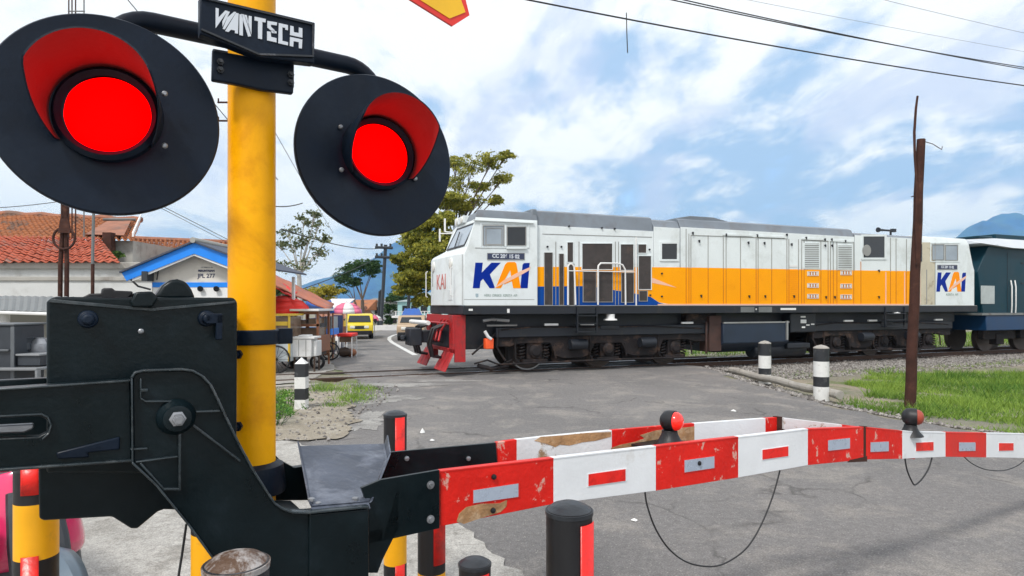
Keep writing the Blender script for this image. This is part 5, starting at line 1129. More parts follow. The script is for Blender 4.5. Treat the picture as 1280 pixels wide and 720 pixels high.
# ------------------------------------------------------------------ houses at the left
def roof_slab(poly3, th, m, name, par, rows=0, rib=None):
    P_ = [Vector(p) for p in poly3]; n = (P_[1]-P_[0]).cross(P_[3]-P_[0]).normalized()
    if n.z < 0: n = -n
    mb = MB(); mb.prism([p-n*th for p in P_], n*th)
    return mb.build(name, m, par, smooth=False)
def tiled(poly3, m, name, par, cols, rows, amp=.035, seedv=0, step=.03):
    """pan tiles: a wavy sheet with a lap at each course; poly3 = eave left, eave right, ridge right, ridge left"""
    e0, e1, r1, r0 = [Vector(p) for p in poly3]; n = (e1-e0).cross(r0-e0).normalized()
    if n.z < 0: n = -n
    nc = cols*6; vs = []; fs = []
    rr = random.Random(seedv)
    sagf = [rr.uniform(-.03, .03) for _ in range(12)]
    for j in range(rows):
        jit = [rr.uniform(-.012, .012) for _ in range(cols+1)]
        for jj in (0, 1):
            v = (j+jj*1.06)/rows
            for i in range(nc+1):
                u = i/nc; p = (e0.lerp(e1, u)).lerp(r0.lerp(r1, u), min(v, 1.01)); w = amp*math.sin(2*math.pi*u*cols)+(step if jj == 0 else 0)+jit[i//6]+sagf[int(u*11)]*math.sin(3.1*v)
                vs.append(p+n*w)
    W = nc+1
    for j in range(rows):
        for i in range(nc): a = (2*j)*W+i; fs.append((a, a+1, a+W+1, a+W))
    mb = MB(); mb.add(vs, fs); o = mb.build(name, m, par, angle=60)
    sm = o.modifiers.new('t', 'SOLIDIFY'); sm.thickness = .02; sm.offset = -1
    return o
# long white-walled house with two tiled roofs
H1 = thing('tiled_house', 'long white walled house with orange and red tiled roofs at the far left', 'house', at(60, 382, 19))
H1.location.z = 0
yw = 18.0
xl, xr = at(-330, 0, yw).x, at(214, 0, yw).x; zt = at(0, 329, yw).z
mb = MB(); mb.box(xl, xr, yw, yw+7, -.2, zt); mb.build('wall', wall_white, H1)
mb = MB(); mb.box(xl-.1, xr+.1, yw-.12, yw+.1, zt-.16, zt+.02); mb.box(xl, xr, yw-.05, yw-.001, zt-.5, zt-.38); mb.build('wall_cap', wall_grey, H1, bevel=.02)
za = zt+.02; ye, yr = yw-.25, yw+3.2
tiled([(xl, ye, za), (at(150, 0, ye).x, ye, za-.02), (at(124, 0, yr).x, yr, at(0, 297, yr).z), (xl, yr, at(0, 292, yr).z)], tile_red, 'lower_roof', H1, 44, 13, .03, 1)
ye2, yr2 = yw+3.0, yw+6.5
tiled([(xl, ye2, at(0, 298, ye2).z), (at(166, 0, ye2).x, ye2, at(0, 300, ye2).z), (at(176, 0, yr2).x, yr2, at(0, 276, yr2).z), (xl, yr2, at(0, 264, yr2).z)], tile_or, 'upper_roof', H1, 46, 12, .06, 2)
mb = MB(); a = Vector((xl, yr2, at(0, 263.5, yr2).z)); b = Vector((at(177, 0, yr2).x, yr2, at(0, 275, yr2).z)); mb.tube([a.lerp(b, k/24)+UP*.03*math.sin(k*1.7) for k in range(25)], .11, 8); mb.build('ridge_tiles', tile_br, H1)
mb = MB(); q = at(129, 0, yw+2.9); mb.box(q.x, q.x+.28, yw+2.85, yw+3.1, zt, at(0, 291, yw+3).z); mb.build('roof_post', rust, H1)
uA, uB, uC, uD = Vector((xl, ye2, at(0, 298, ye2).z)), Vector((at(166, 0, ye2).x, ye2, at(0, 300, ye2).z)), Vector((at(176, 0, yr2).x, yr2, at(0, 276, yr2).z)), Vector((xl, yr2, at(0, 264, yr2).z))
up_ = lambda u, v: (uA.lerp(uB, u)).lerp(uD.lerp(uC, u), v)+Vector((0, -.05, .1))
mb = MB(); mb.add([up_(.83, .08), up_(.97, .05), up_(.965, .8), up_(.86, .72)], [(0, 1, 2, 3)]); o = mb.build('worn_roof_patch', tile_br, H1, smooth=False); o.modifiers.new('s', 'SOLIDIFY').thickness = .02
mb = MB(); mb.prism([up_(1.0, 0), up_(1.006, 0), up_(1.006, 1), up_(1.0, 1)], (0, 0, .14)); mb.build('gable_board', white_p, H1)
mb = MB(); mb.box(xl, at(166, 0, ye2+.3).x, ye2+.3, yr2, zt-.2, at(0, 299, ye2).z-.02); mb.build('upper_wall', wall_grey, H1)
mb = MB(); mb.tube([up_(.84, .75)+UP*.05, up_(.985, .82)+UP*.05], .05, 6); mb.build('roof_pipe', tin, H1)
# neighbour with yellow wall patch and brown roof
H2 = thing('tiled_house', 'low house with a brown tiled roof behind the blue gabled hut', 'house', Vector((at(230, 0, 23).x, 23, 0)))
yn = 22
mb = MB(); x0, x1 = at(150, 0, yn).x, at(262, 0, yn).x; mb.box(x0, x1, yn, yn+6, -.2, at(0, 338, yn).z); mb.build('wall', M('plaster_ochre', (.6, .42, .2), .85, 0, .1), H2)
tiled([(at(163, 0, yn-.3).x, yn-.3, at(0, 332, yn).z), (at(300, 0, yn-.3).x, yn-.3, at(0, 335, yn).z), (at(312, 0, yn+4).x, yn+4, at(0, 304, yn+4).z), (at(166, 0, yn+4).x, yn+4, at(0, 299, yn+4).z)], tile_or, 'roof', H2, 26, 13, .06, 5)
mb = MB(); a = Vector((at(166, 0, yn+4).x, yn+4, at(0, 298, yn+4).z)); b = Vector((at(312, 0, yn+4).x, yn+4, at(0, 304, yn+4).z)); mb.tube([a, b], .1, 8); mb.build('ridge_tiles', tile_br, H2)
# crossing keeper's hut with the blue gable
H3 = thing('keepers_hut', 'small cream gatekeeper hut with a bright blue gable board', 'hut', Vector((at(243, 0, 13.5).x, 13.5, 0)))
yh = 13.5; hx = lambda px, Y=yh: (px-640)/F*Y; hz = lambda py, Y=yh: EYE+(HOR-py)/F*Y
pkx = hx(243); el_, er_ = hx(158), hx(330)
mb = MB(); mb.prism([(hx(190), yh, -.1), (hx(318), yh, -.1), (hx(318), yh, hz(340)), (pkx, yh, hz(313)), (hx(190), yh, hz(340))], (0, 1.1, 0)); mb.build('wall', wall_cream, H3)
mb = MB(); mb.box(hx(191), hx(317), yh-.02, yh-.001, hz(359), hz(353)); mb.box(hx(192), hx(316), yh-.012, yh-.001, hz(420), hz(359.5)); mb.build('fascia_band', [blue_trim], H3)
mb = MB(); mb.box(hx(192), hx(316), yh-.02, yh-.013, hz(470), hz(359.5)); mb.build('lower_wall', white_p, H3); mb = MB(); mb.box(hx(326), hx(329), yh+1.9, yh+2.0, 0, hz(341)); mb.build('roof_post', white_p, H3)
for x in (253, 273):
    mb = MB(); mb.lathe((hx(x), yh-.03, hz(360)), (0, -1, -.3), [(0, .03), (.06, .06), (.08, .06)], 12); mb.build('flood_lamp', rubber, H3)
for (xa, za_, xb, zb_, nm) in ((151, 348.5, 243, 313, 'gable_board'), (243, 313, 335, 349, 'gable_board')):
    pass
def bboard(pts, y0, th, m, nm):
    mb = MB(); mb.prism([(hx(x, y0), y0, hz(y, y0)) for x, y in pts], (0, th, 0)); return mb.build(nm, m, H3, smooth=False)
yb = yh-.28
bboard([(151.5, 340), (242.5, 303.5), (242.5, 317), (158, 351)], yb, .05, blue_trim, 'gable_board'); bboard([(242.5, 303.5), (330, 335), (330, 350), (242.5, 317)], yb, .05, blue_trim, 'gable_board')
bboard([(158, 351.3), (242.5, 317.3), (242.5, 319.5), (164, 352)], yb+.02, .03, white_p, 'soffit'); bboard([(242.5, 317.3), (330, 350.3), (324, 351), (242.5, 319.5)], yb+.02, .03, white_p, 'soffit')
for xe, sg in ((151, -1), (334, 1)):
    ze = 341.5 if sg < 0 else 337
    mb = MB(); p0 = (hx(xe, yb), yb-.06, hz(ze, yb)); p1 = (hx(243, yb), yb-.06, hz(303, yb)); L = 2.6
    mb.prism([p0, p1, (p1[0], yb-.06, p1[2]+.035), (p0[0], yb-.06, p0[2]+.035)], (0, L, 0)); mb.build('roof', M('hut_roof_dark', (.06, .07, .1), .7, 0, .2), H3, smooth=False)
mb = MB(); mb.tube([(hx(243, yb), yb-.08, hz(300.5, yb)), (hx(243, yb), yb+2.6, hz(300.5, yb))], .06, 8); mb.build('ridge_cap', wall_grey, H3)
mb = MB(); mb.box(hx(187), hx(194), yh-.3, yh-.05, hz(352), hz(340)); mb.tube([(hx(163, yb), yb, hz(349, yb)), (hx(176), yh-.1, hz(358)), (hx(190), yh-.05, hz(362))], .02, 6); mb.tube([(hx(197), yh-.03, hz(350)), (hx(199), yh-.03, hz(338)), (hx(196), yh-.03, hz(335))], .012, 6); mb.build('conduit', dkplastic, H3)
bk_ = M('sign_ink', (.02, .03, .09), .6)
text_mesh('JPL 277', (hx(258), yh-.004, hz(345)), (1, 0, 0), UP, .12, .003, bk_, H3, bold=.002); text_mesh('PERLINTASAN', (hx(258), yh-.004, hz(338.6)), (1, 0, 0), UP, .055, .003, bk_, H3, bold=.003); text_mesh('PT KERETA API', (hx(259), yh-.004, hz(334.5)), (1, 0, 0), UP, .035, .003, bk_, H3)
# lean-to with grey sheet roof and clutter
ys = 8.5
LT = thing('lean_to', 'open lean-to with a grey sheet roof and white post at the left edge', 'shelter', at(30, 440, ys)); LT.location.z = 0
mb = MB(); P0 = at(-120, 384, ys-.6); P1 = at(93, 390.5, ys-.6); P2 = at(96, 371, ys+2.2); P3 = at(-120, 368, ys+2.2)
n_ = 46; vs = []
for i in range(n_+1):
    t = i/n_; o_ = .007*(1 if i % 2 else -1); vs += [P0.lerp(P1, t)+UP*o_, P3.lerp(P2, t)+UP*o_]
mb.add(vs, [(2*i, 2*i+2, 2*i+3, 2*i+1) for i in range(n_)]); o = mb.build('sheet_roof', tin, LT, smooth=False); o.modifiers.new('s', 'SOLIDIFY').thickness = .012
mb = MB(); mb.tube([P0-UP*.03, P1-UP*.03], .02, 6); mb.build('roof_edge', white_p, LT)
for x in (6, -90):
    mb = MB(); q = at(x, 400, ys-.3); mb.lathe((q.x, q.y, 0), UP, [(0, .055), (q.z-.0+.12, .055)], 14); mb.build('roof_post', white_p, LT)
mb = MB(); mb.box(at(-150, 0, ys+2.3).x, at(140, 0, ys+2.3).x, ys+2.3, ys+2.4, 0, at(0, 372, ys+2.3).z); mb.build('back_wall', wall_grey, LT)
yc = 6.2
CB = thing('tool_cabinet', 'dark grey cabinet with an open top at the left edge behind the lever arm', 'cabinet', Vector((at(0, 0, yc).x, yc, 0)))
mb = MB(); z = lambda py: at(0, py, yc).z; X = lambda px: at(px, 0, yc).x; mb.box(X(-40), X(18), yc, yc+.4, 0, z(407)); mb.build('body', dkplastic, CB, bevel=.01)
mb = MB(); mb.box(X(-42), X(19.5), yc-.02, yc+.42, z(407)+.001, z(404.5)); mb.box(X(-41), X(13), yc-.03, yc-.001, z(439), z(436.5)); mb.box(X(14), X(18.5), yc-.012, yc-.001, .02, z(408)); mb.build('trim', M('trim_grey', (.1, .11, .12), .5), CB, bevel=.004)
TB = thing('low_bench', 'low dark bench with pale edges standing right of the grey cabinet', 'bench', Vector((at(38, 0, yc).x, yc, 0)))
mb = MB(); mb.box(X(19), X(49), yc, yc+.4, z(445), z(442.5)); mb.build('top', M('bench_top', (.22, .23, .24), .5), TB, bevel=.004)
mb = MB(); mb.box(X(20), X(48), yc+.02, yc+.38, z(457), z(445.3)); mb.build('drawer', dkplastic, TB)
mb = MB(); mb.box(X(-60), X(55), yc-.1, yc+.42, z(462), z(459)); mb.box(X(53), X(56), yc-.1, yc-.05, 0, z(462)); mb.box(X(-30), X(-27), yc-.1, yc-.05, 0, z(462)); mb.build('lower_shelf', M('shelf_edge', (.2, .21, .22), .5), TB, bevel=.004)
PT = MB(); q = at(30, 0, yc+.2); PT.lathe((q.x, yc+.2, z(442.5)+.002), UP, [(0, .05), (.03, .075), (.1, .07), (.105, .05), (.14, .05), (.142, .08), (.155, .08)], 16); tag(PT.build('kettle', dkplastic), 'dark pot standing on the low bench', 'pot')
PT = MB(); q = at(50, 0, yc+.3); PT.lathe((q.x, yc+.3, z(447)), UP, [(0, .09), (.05, .11), (.12, .1), (.17, .05), (.18, .05)], 16); PT.tube([(q.x-.08, yc+.3, z(427)), (q.x, yc+.3, z(425.5)), (q.x+.1, yc+.3, z(427))], .012, 6); tag(PT.build('metal_jug', steel), 'rounded pale metal jug beside the pot on the low bench', 'jug')
# paired rail posts with an iron ring, thin mast
RP = thing('rail_signal_post', 'pair of rusty brown rails standing upright with an iron ring between them', 'post', Vector((at(81, 0, 12).x, 12, 0)))
for x0, x1, xt in ((72, 76.5, 79), (80, 84.5, 82.5)):
    mb = MB(); Y = 12; a = at((x0+x1)/2, 0, Y).x; bt = at(xt, 0, Y).x
    mb.tube([(a, Y, 0), (a+.02, Y, at(0, 330, Y).z), (bt, Y, at(0, 280, Y).z), (bt, Y, at(0, 230, Y).z)], .04, 8); mb.build('rail_post', rust, RP)
mb = MB(); c = at(80, 298, 11.93); mb.tube([c+Vector((math.cos(k*math.pi/16), 0, math.sin(k*math.pi/16)))*.2 for k in range(33)], .022, 8); mb.build('iron_ring', rust, RP)
mb = MB(); c2 = at(80, 281, 11.9); mb.prism([c2+Vector((-.07, 0, .12)), c2+Vector((.07, 0, .12)), c2+Vector((.12, 0, -.15)), c2+Vector((-.12, 0, -.15))], (0, .03, 0)); mb.build('hanger_plate', rust, RP)
MS = MB(); Y = 11; MS.lathe((at(115, 0, Y).x, Y, 0), Vector((.006, 0, 1)), [(0, .03), (at(0, 330, Y).z, .028)], 8, 0); MS.lathe((at(115.7, 0, Y).x, Y, at(0, 330, Y).z), Vector((.02, 0, 1)), [(0, .025), (1.2, .022)], 8, 1)
tag(MS.build('thin_mast', [rust, tin]), 'thin brown and pale mast right of the paired rail posts', 'mast')
AM = thing('antenna_mast', 'distant antenna mast showing above the left warning light', 'antenna', Vector((at(95, 0, 20).x, 20, 0)))
for x in (86, 90, 94.5, 105):
    mb = MB(); Y = 20+.01*x; q = at(x, -5, Y); mb.tube([(q.x, Y, 0), (q.x, Y, q.z+1)], .02, 6); mb.build('mast_tube', rust if x < 100 else tin, AM)
mb = MB(); mb.tube([at(85, 14, 20.8), at(106, 14, 20.8)], .02, 6); mb.build('cross_tube', tin, AM)
UPO = thing('power_pole', 'thin utility pole half hidden by the yellow pole with two short crossarms', 'utility pole', Vector((at(292, 0, 24).x, 24, 0)))
mb = MB(); q = at(291, 90, 24); mb.tube([(q.x, 24, 0), (q.x, 24, q.z)], .1, 8); mb.build('pole', rust, UPO)
for y in (128, 151):
    mb = MB(); mb.tube([at(272, y, 23.9), at(300, y, 23.9)], .035, 6); mb.tube([at(273, y-5, 23.9), at(273, y, 23.9)], .03, 6); mb.build('crossarm', rust, UPO)

# ------------------------------------------------------------------ trees and plants
def leaves(c, rad, n, size, sc_=(1, 1, .75)):
    """a clump of leaf-sized faces"""
    d = rng.normal(0, 1, (n, 3)); d /= np.linalg.norm(d, axis=1)[:, None]; r = rng.random(n)**.45
    p = np.array(c)+d*r[:, None]*np.array(sc_)*rad
    a = rng.normal(0, 1, (n, 3)); a /= np.linalg.norm(a, axis=1)[:, None]; b = np.cross(a, rng.normal(0, 1, (n, 3))); b /= np.linalg.norm(b, axis=1)[:, None]
    s = (size*rng.uniform(.6, 1.3, n))[:, None]
    return np.stack([p-a*s, p-b*s*.45, p+a*s, p+b*s*.45], 1), np.clip(rng.normal(.45+.2*rng.normal(), .25, n), 0, 1)
def tree(name, label, base, clumps, lm_, bm_, trunk_r, leaf, dens, forks=2, grp=None, lean=None, sub=4, twig=True, spread=(1, 1, .7)):
    """clumps: list of (px, py, Y, radius px)"""
    t = thing(name, label, 'tree', base, grp); mb = MB(); base = Vector(base); Pc = [at(px, py, Y) for px, py, Y, r in clumps]; Rr = [r*Y/F for px, py, Y, r in clumps]
    cen = sum(Pc, Vector())/len(Pc); fork = base.lerp(Vector((cen.x, cen.y, cen.z)), .42) if lean is None else Vector(lean)
    mb.tube([base, base.lerp(fork, .5)+EB*.05, fork], [trunk_r, trunk_r*.85, trunk_r*.7], 9)
    PP = []; TT = []
    for c, r in zip(Pc, Rr):
        m1 = fork.lerp(c, .45)+Vector((random.uniform(-.1, .1), random.uniform(-.1, .1), .12))*r*1.2
        mb.tube([fork, m1, c], [trunk_r*.38, trunk_r*.2, trunk_r*.08], 6)
        for k in range(sub):
            d = Vector((random.gauss(0, 1), random.gauss(0, 1), random.gauss(0, .8))); d.normalize(); sc__ = c+Vector((d.x*spread[0], d.y*spread[1], d.z*spread[2]))*r*random.uniform(.4, .95)
            if twig: mb.tube([m1.lerp(c, .5+.5*random.random()), c.lerp(sc__, .55)+UP*.04*r, sc__], [trunk_r*.13, trunk_r*.08, trunk_r*.04], 4)
            for q in range(4):
                oo = Vector((random.gauss(0, 1), random.gauss(0, 1), random.gauss(0, .6)))*r*.45
                p_, t_ = leaves(sc__+oo, r*random.uniform(.3, .75), int(dens*random.uniform(.2, .8)), leaf*.6, (1.25, 1.25, .55)); PP.append(p_); TT.append(t_)
    mb.build('trunk', bm_, t, angle=80); quads_object('crown', np.concatenate(PP), lm_, t, np.concatenate(TT)); return t
olive = leaf_mat('olive_leaf', (.1, .13, .018), (.5, .46, .07)); green = leaf_mat('green_leaf', (.03, .08, .02), (.16, .26, .05)); dgreen = leaf_mat('dark_leaf', (.02, .055, .02), (.08, .15, .04)); weed_m = leaf_mat('weed_leaf', (.04, .13, .02), (.2, .38, .06))
Y = 31
big = [(515, 345, Y, 17), (531, 318, Y, 19), (520, 292, Y, 15), (548, 300, Y, 17), (560, 330, Y, 15), (512, 362, Y, 10), (535, 350, Y, 13), (505, 325, Y, 8), (545, 275, Y, 13), (528, 375, Y, 9), (560, 250, Y+1, 14), (575, 228, Y, 14), (592, 208, Y, 13), (615, 200, Y-1, 12), (570, 205, Y+1, 12), (600, 232, Y, 10), (628, 225, Y, 10), (590, 252, Y, 11), (632, 195, Y, 7), (618, 250, Y, 9), (560, 275, Y, 12), (580, 262, Y, 10)]
tree('shade_tree', 'large olive green tree rising behind the front cab of the locomotive', (at(543, 0, Y).x, Y, 0), big[:11], olive, bark, .28, .15, 330, lean=at(548, 345, Y), sub=9)
# its airy upper limbs belong to a second, taller stem behind
tree('shade_tree', 'taller thin crowned tree with see-through branches above the locomotive cab', (at(566, 0, Y+2).x, Y+2, 0), [(x, y, yy+2, r) for x, y, yy, r in big[11:]], olive, bark, .2, .12, 75, lean=at(568, 300, Y+2), sub=7)
tree('frangipani_tree', 'small pale trunked tree with sparse leaves beside the yellow pole', (at(373, 0, 21).x, 21, 0), [(352, 330, 21, 13), (368, 310, 21, 13), (385, 300, 21, 12), (360, 290, 21, 9), (398, 285, 21, 10), (380, 275, 21, 8), (350, 308, 21, 9), (400, 315, 21, 10), (378, 330, 21, 12), (394, 268, 21, 6), (408, 300, 21, 7)], leaf_mat('sparse_leaf', (.05, .08, .03), (.26, .28, .14)), bark_pale, .1, .1, 17, lean=at(374, 345, 21), sub=5)
tree('roadside_tree', 'thin tree with flat green crown where the far road bends', (at(452, 0, 44).x, 44, 0), [(436, 340, 44, 10), (450, 334, 44, 11), (464, 340, 44, 9), (444, 352, 44, 7), (470, 330, 44, 6)], dgreen, bark, .16, .15, 90, lean=at(453, 375, 44), sub=6)
tree('roadside_tree', 'second thin tree just left of the flat crowned one', (at(447, 0, 47).x, 47, 0), [(428, 348, 47, 7), (440, 336, 47, 7), (425, 362, 47, 6)], dgreen, bark, .12, .15, 80, lean=at(444, 378, 47), sub=4)
tree('yellow_tree', 'round yellow and green tree behind the market stalls', (at(398, 0, 36).x, 36, 0), [(395, 366, 36, 13), (408, 362, 36, 11), (385, 368, 36, 10)], leaf_mat('yellow_leaf', (.12, .13, .02), (.6, .48, .05)), bark, .2, .14, 130, sub=5)
tree('columnar_tree', 'narrow dark green tree beside the far street lamp', (at(487, 0, 48).x, 48, 0), [(487, 400, 48, 7), (487, 386, 48, 7), (488, 374, 48, 6)], dgreen, bark, .12, .14, 140, sub=5)
tree('roof_shrub', 'small green bush growing at the base of the roof post', at(142, 327, 20.5), [(142, 321, 20.5, 5), (147, 319, 20.5, 5), (139, 318, 20.5, 4)], green, bark, .03, .07, 90, sub=4)
for i, (px, py, Y, w) in enumerate(((350, 520, 8.9, .33), (363, 508, 9.6, .3), (341, 532, 8.5, .3))):
    base = gnd(px, py, .015); t = thing('weed_bush', ('bright green leafy weeds directly right of the yellow pole', 'leafy weeds closest to the slim pointed bollard', 'lowest clump of leafy weeds, touching the yellow pole')[i], 'plant', base, 'leafy weeds by the pole')
    PP = []; TT = []; mb = MB()
    for k in range(26):
        a = random.uniform(0, 6.28); r = w*random.random()**.6; tipp = base+Vector((math.cos(a)*r, math.sin(a)*r, random.uniform(.06, .26)*(1.2-r/w*.6))); mb.tube([base+Vector((math.cos(a), math.sin(a), 0))*r*.5, tipp], [.004, .002], 4)
        p_, t_ = leaves(tipp, .07, 16, .022, (1, 1, .6)); PP.append(p_); TT.append(t_)
    mb.build('stems', green, t); quads_object('leaves', np.concatenate(PP), weed_m, t, np.concatenate(TT))
tree('distant_tree', 'dark green tree line patch left of the aqua house', (at(506, 0, 66).x, 66, 0), [(500, 372, 66, 8), (512, 376, 66, 7), (504, 384, 66, 7)], dgreen, bark, .2, .25, 60, sub=4)

# ------------------------------------------------------------------ far street
def house(px0, px1, pyt, Y, dep, wm, rm, label, roof_h=10, wins=(), over=3, cat='house', hip=False):
    x0, x1 = at(px0, 0, Y).x, at(px1, 0, Y).x; zt = at(0, pyt, Y).z; zr = at(0, pyt-roof_h, Y).z; t = thing('house', label, cat, Vector(((x0+x1)/2, Y, 0)), None)
    mb = MB(); mb.box(x0, x1, Y, Y+dep, -.15, zt); mb.build('wall', wm, t)
    ov = over*Y/F; mb = MB(); xm0, xm1 = (x0+dep*.35, x1-dep*.35) if hip else (x0-ov, x1+ov)
    a = [(x0-ov, Y-ov, zt), (x1+ov, Y-ov, zt), (x1+ov, Y+dep+ov, zt), (x0-ov, Y+dep+ov, zt), (xm0, Y+dep/2, zr), (xm1, Y+dep/2, zr)]
    mb.add(a, [(0, 1, 5, 4), (2, 3, 4, 5), (1, 2, 5), (3, 0, 4), (3, 2, 1, 0)]); mb.build('roof', rm, t, smooth=False)
    for (a0, b0, a1, b1, m) in wins:
        mb = MB(); mb.box(at(a0, 0, Y).x, at(a1, 0, Y).x, Y-.05, Y-.002, at(0, b1, Y).z, at(0, b0, Y).z); mb.build('window' if b1 < 405 else 'door', m, t)
    return t

house(396, 440, 398, 52, 8, wall_cream, tile_br, 'low house with a brown tiled roof behind the parasols', 16, ((430, 402, 436, 410, dark_glass),))
house(434, 456, 388, 56, 8, wall_white, tile_or, 'house with an orange roof behind the yellow minivan', 14)
house(458, 478, 378, 60, 8, wall_white, tin, 'white two storey house at the bend of the far road', 6, ((461, 384, 466, 392, dark_glass), (469, 384, 475, 392, dark_glass), (462, 398, 470, 408, dark_glass)))
AQ = house(497, 560, 377, 44, 9, wall_aqua, M('aqua_roof', (.3, .36, .36), .6), 'two storey aqua house with a hipped grey roof by the far road', 13, ((503, 382, 511, 391, dark_glass), (514, 382, 522, 391, dark_glass), (526, 382, 534, 391, dark_glass), (538, 382, 546, 391, dark_glass), (505, 400, 514, 412, dark_glass), (528, 399, 546, 412, navy)), hip=True)
mb = MB(); Y = 43; mb.box(at(493, 0, Y).x, at(556, 0, Y).x, Y-1, Y+.98, at(0, 397, Y).z, at(0, 394.5, Y).z)
mb.build('balcony', white_p, AQ); mb = MB()
for k in range(16): x = at(494+k*4, 0, 42).x; mb.box(x, x+.06, 42, 42.06, at(0, 394.5, 42).z, at(0, 389.5, 42).z)
mb.box(at(493, 0, 42).x, at(556, 0, 42).x, 41.98, 42.07, at(0, 389.5, 42).z, at(0, 388.8, 42).z); mb.build('balustrade', white_p, AQ)
for x in (497, 520, 545):
    mb = MB(); q = at(x, 0, 42.2).x; mb.box(q, q+.25, 42.1, 42.35, 0, at(0, 397, 42.2).z); mb.build('column', white_p, AQ)
# boundary wall and far barrier
mb = MB(); Y = 38.5; a = at(462, 0, Y).x; b = at(506, 0, 39).x; mb.prism([(a, Y, 0), (b, 39, 0), (b, 39, at(0, 406, Y).z), (a, Y, at(0, 407, Y).z)], (0, .2, 0)); tag(mb.build('boundary_wall', white_p), 'low white boundary wall at the bend of the far road', 'wall')
for i, (px, top, Y, lb) in enumerate(((482, 306, 40, 'utility pole with two crossarms in front of the volcano'), (512, 340, 42, 'plain dark pole left of the olive tree'), (475, 364, 46, 'short street lamp pole beside the narrow dark tree'))):
    t = thing('utility_pole', lb, 'utility pole', Vector((at(px-(5 if i == 0 else 0), 0, Y).x, Y, 0))); mb = MB(); q = at(px-(6 if i == 0 else 2), 412, Y); q2 = at(px, top, Y); mb.tube([(q.x, Y, 0), (q2.x, Y, q2.z)], .11, 8); mb.build('pole', dkplastic, t)
    if i == 0:
        for y in (309, 321): mb = MB(); mb.tube([at(px-13, y, Y-.1), at(px+9, y+1, Y-.1)], .09, 6); [mb.lathe(at(px+d, y, Y-.1), UP, [(0, .07), (.22, .07)], 8) for d in (-11, -5, 6)]; mb.build('crossarm', dkplastic, t)
    if i == 2: mb = MB(); mb.tube([at(px, top, Y), at(px+5, top-1, Y)], .1, 6); mb.build('lamp_arm', dkplastic, t)
wire2((470, 322), (395, 350), 40, 28, .1, .6, .2, .02, 'lower wire from the crossarm pole towards the stalls'); wire2((470, 310), (420, 300), 40, 26, .1, .6, .2, .02, 'upper wire from the crossarm pole towards the stalls')

# market row
def umbrella(px, py, Y, rpx, hpx, cols, label, ground=0):
    c = at(px, py, Y); r = rpx*Y/F; h = hpx*Y/F; t = thing('parasol', label, 'parasol', Vector((c.x, Y, 0))); mb = MB(); n = 8; rings = 4
    for k in range(n):
        for j in range(rings):
            def pt(a, f): return (c.x+r*math.sin(f*1.57)*math.cos(a), Y+r*math.sin(f*1.57)*math.sin(a), c.z+h*math.cos(f*1.57))
            a0, a1 = 2*math.pi*k/n, 2*math.pi*(k+1)/n; f0, f1 = j/rings, (j+1)/rings
            mb.add([pt(a0, f1), pt(a1, f1), pt(a1, f0), pt(a0, f0)], [(0, 1, 2, 3)], k % len(cols))
    o = mb.build('canopy', cols, t, angle=20); o.modifiers.new('s', 'SOLIDIFY').thickness = .01
    mb = MB(); mb.tube([(c.x, Y, ground), (c.x, Y, c.z+h+.05)], .02, 8); mb.build('pole', white_p, t); return t
umbrella(433.5, 392, 21, 19, 14, [violet, cwhite, magenta, violet, cwhite, magenta, cwhite, magenta], 'large pink, violet and white parasol over the market stalls')
umbrella(468, 401, 31, 10, 7, [magenta, violet, magenta, cwhite], 'smaller pink and violet parasol behind the yellow minivan')
umbrella(352, 392, 15.6, 36, 22, [canvas_red], 'big plain red parasol right of the yellow pole')
def awning(pts, m, label, posts, th=.02, name='awning'):
    c = sum((Vector(p) for p in pts), Vector())/len(pts); t = thing(name, label, 'awning', Vector((c.x, c.y, 0))); mb = MB(); a, b, c_, d = [Vector(p) for p in pts]; vs = []; N1, N2 = 10, 6
    for i in range(N1+1):
        for j in range(N2+1): u, v = i/N1, j/N2; p = a.lerp(b, u).lerp(d.lerp(c_, u), v); p.z -= .07*math.sin(math.pi*u)*math.sin(math.pi*v)+.015*math.sin(u*19+v*5); vs.append(p)
    mb.add(vs, [(i*(N2+1)+j, (i+1)*(N2+1)+j, (i+1)*(N2+1)+j+1, i*(N2+1)+j+1) for i in range(N1) for j in range(N2)]); o = mb.build('canvas', m, t, angle=80); o.modifiers.new('s', 'SOLIDIFY').thickness = th
    for p in posts: mb = MB(); p = Vector(p); mb.tube([(p.x, p.y, 0), p], .025, 6); mb.build('pole', wood_br, t)
    return t
awning([at(338, 356, 15.8), at(411, 389, 16.4), at(418, 381, 18.6), at(338, 341, 17.8)], canvas_terra, 'long faded terracotta awning sloping down over the stalls', [at(411, 389, 16.4), at(340, 357, 15.85)])
awning([at(318, 376, 14.6), at(398, 396, 14.8), at(404, 390, 16.4), at(318, 370, 16.4)], canvas_terra, 'lower brown awning edge in front of the red parasol', [at(398, 396, 14.9)]) if False else None
awning([at(326, 350, 15.2), at(364, 372, 15.5), at(372, 366, 17.3), at(330, 341, 17.2)], canvas_red, 'short faded red awning higher up beside the yellow pole', [at(364, 372, 15.5)])
awning([at(378, 390, 17.4), at(418, 391, 17.8), at(414, 376, 19.2), at(384, 376, 19)], canvas_blue, 'blue awning over the second stall', [at(416, 391, 17.8), at(383, 391, 17.5)])
awning([at(501, 396, 33), at(528, 395, 33), at(524, 386, 36), at(506, 386, 36)], canvas_blue, 'bright blue awning by the aqua house', [at(503, 396, 33.1), at(526, 395, 33.1)])
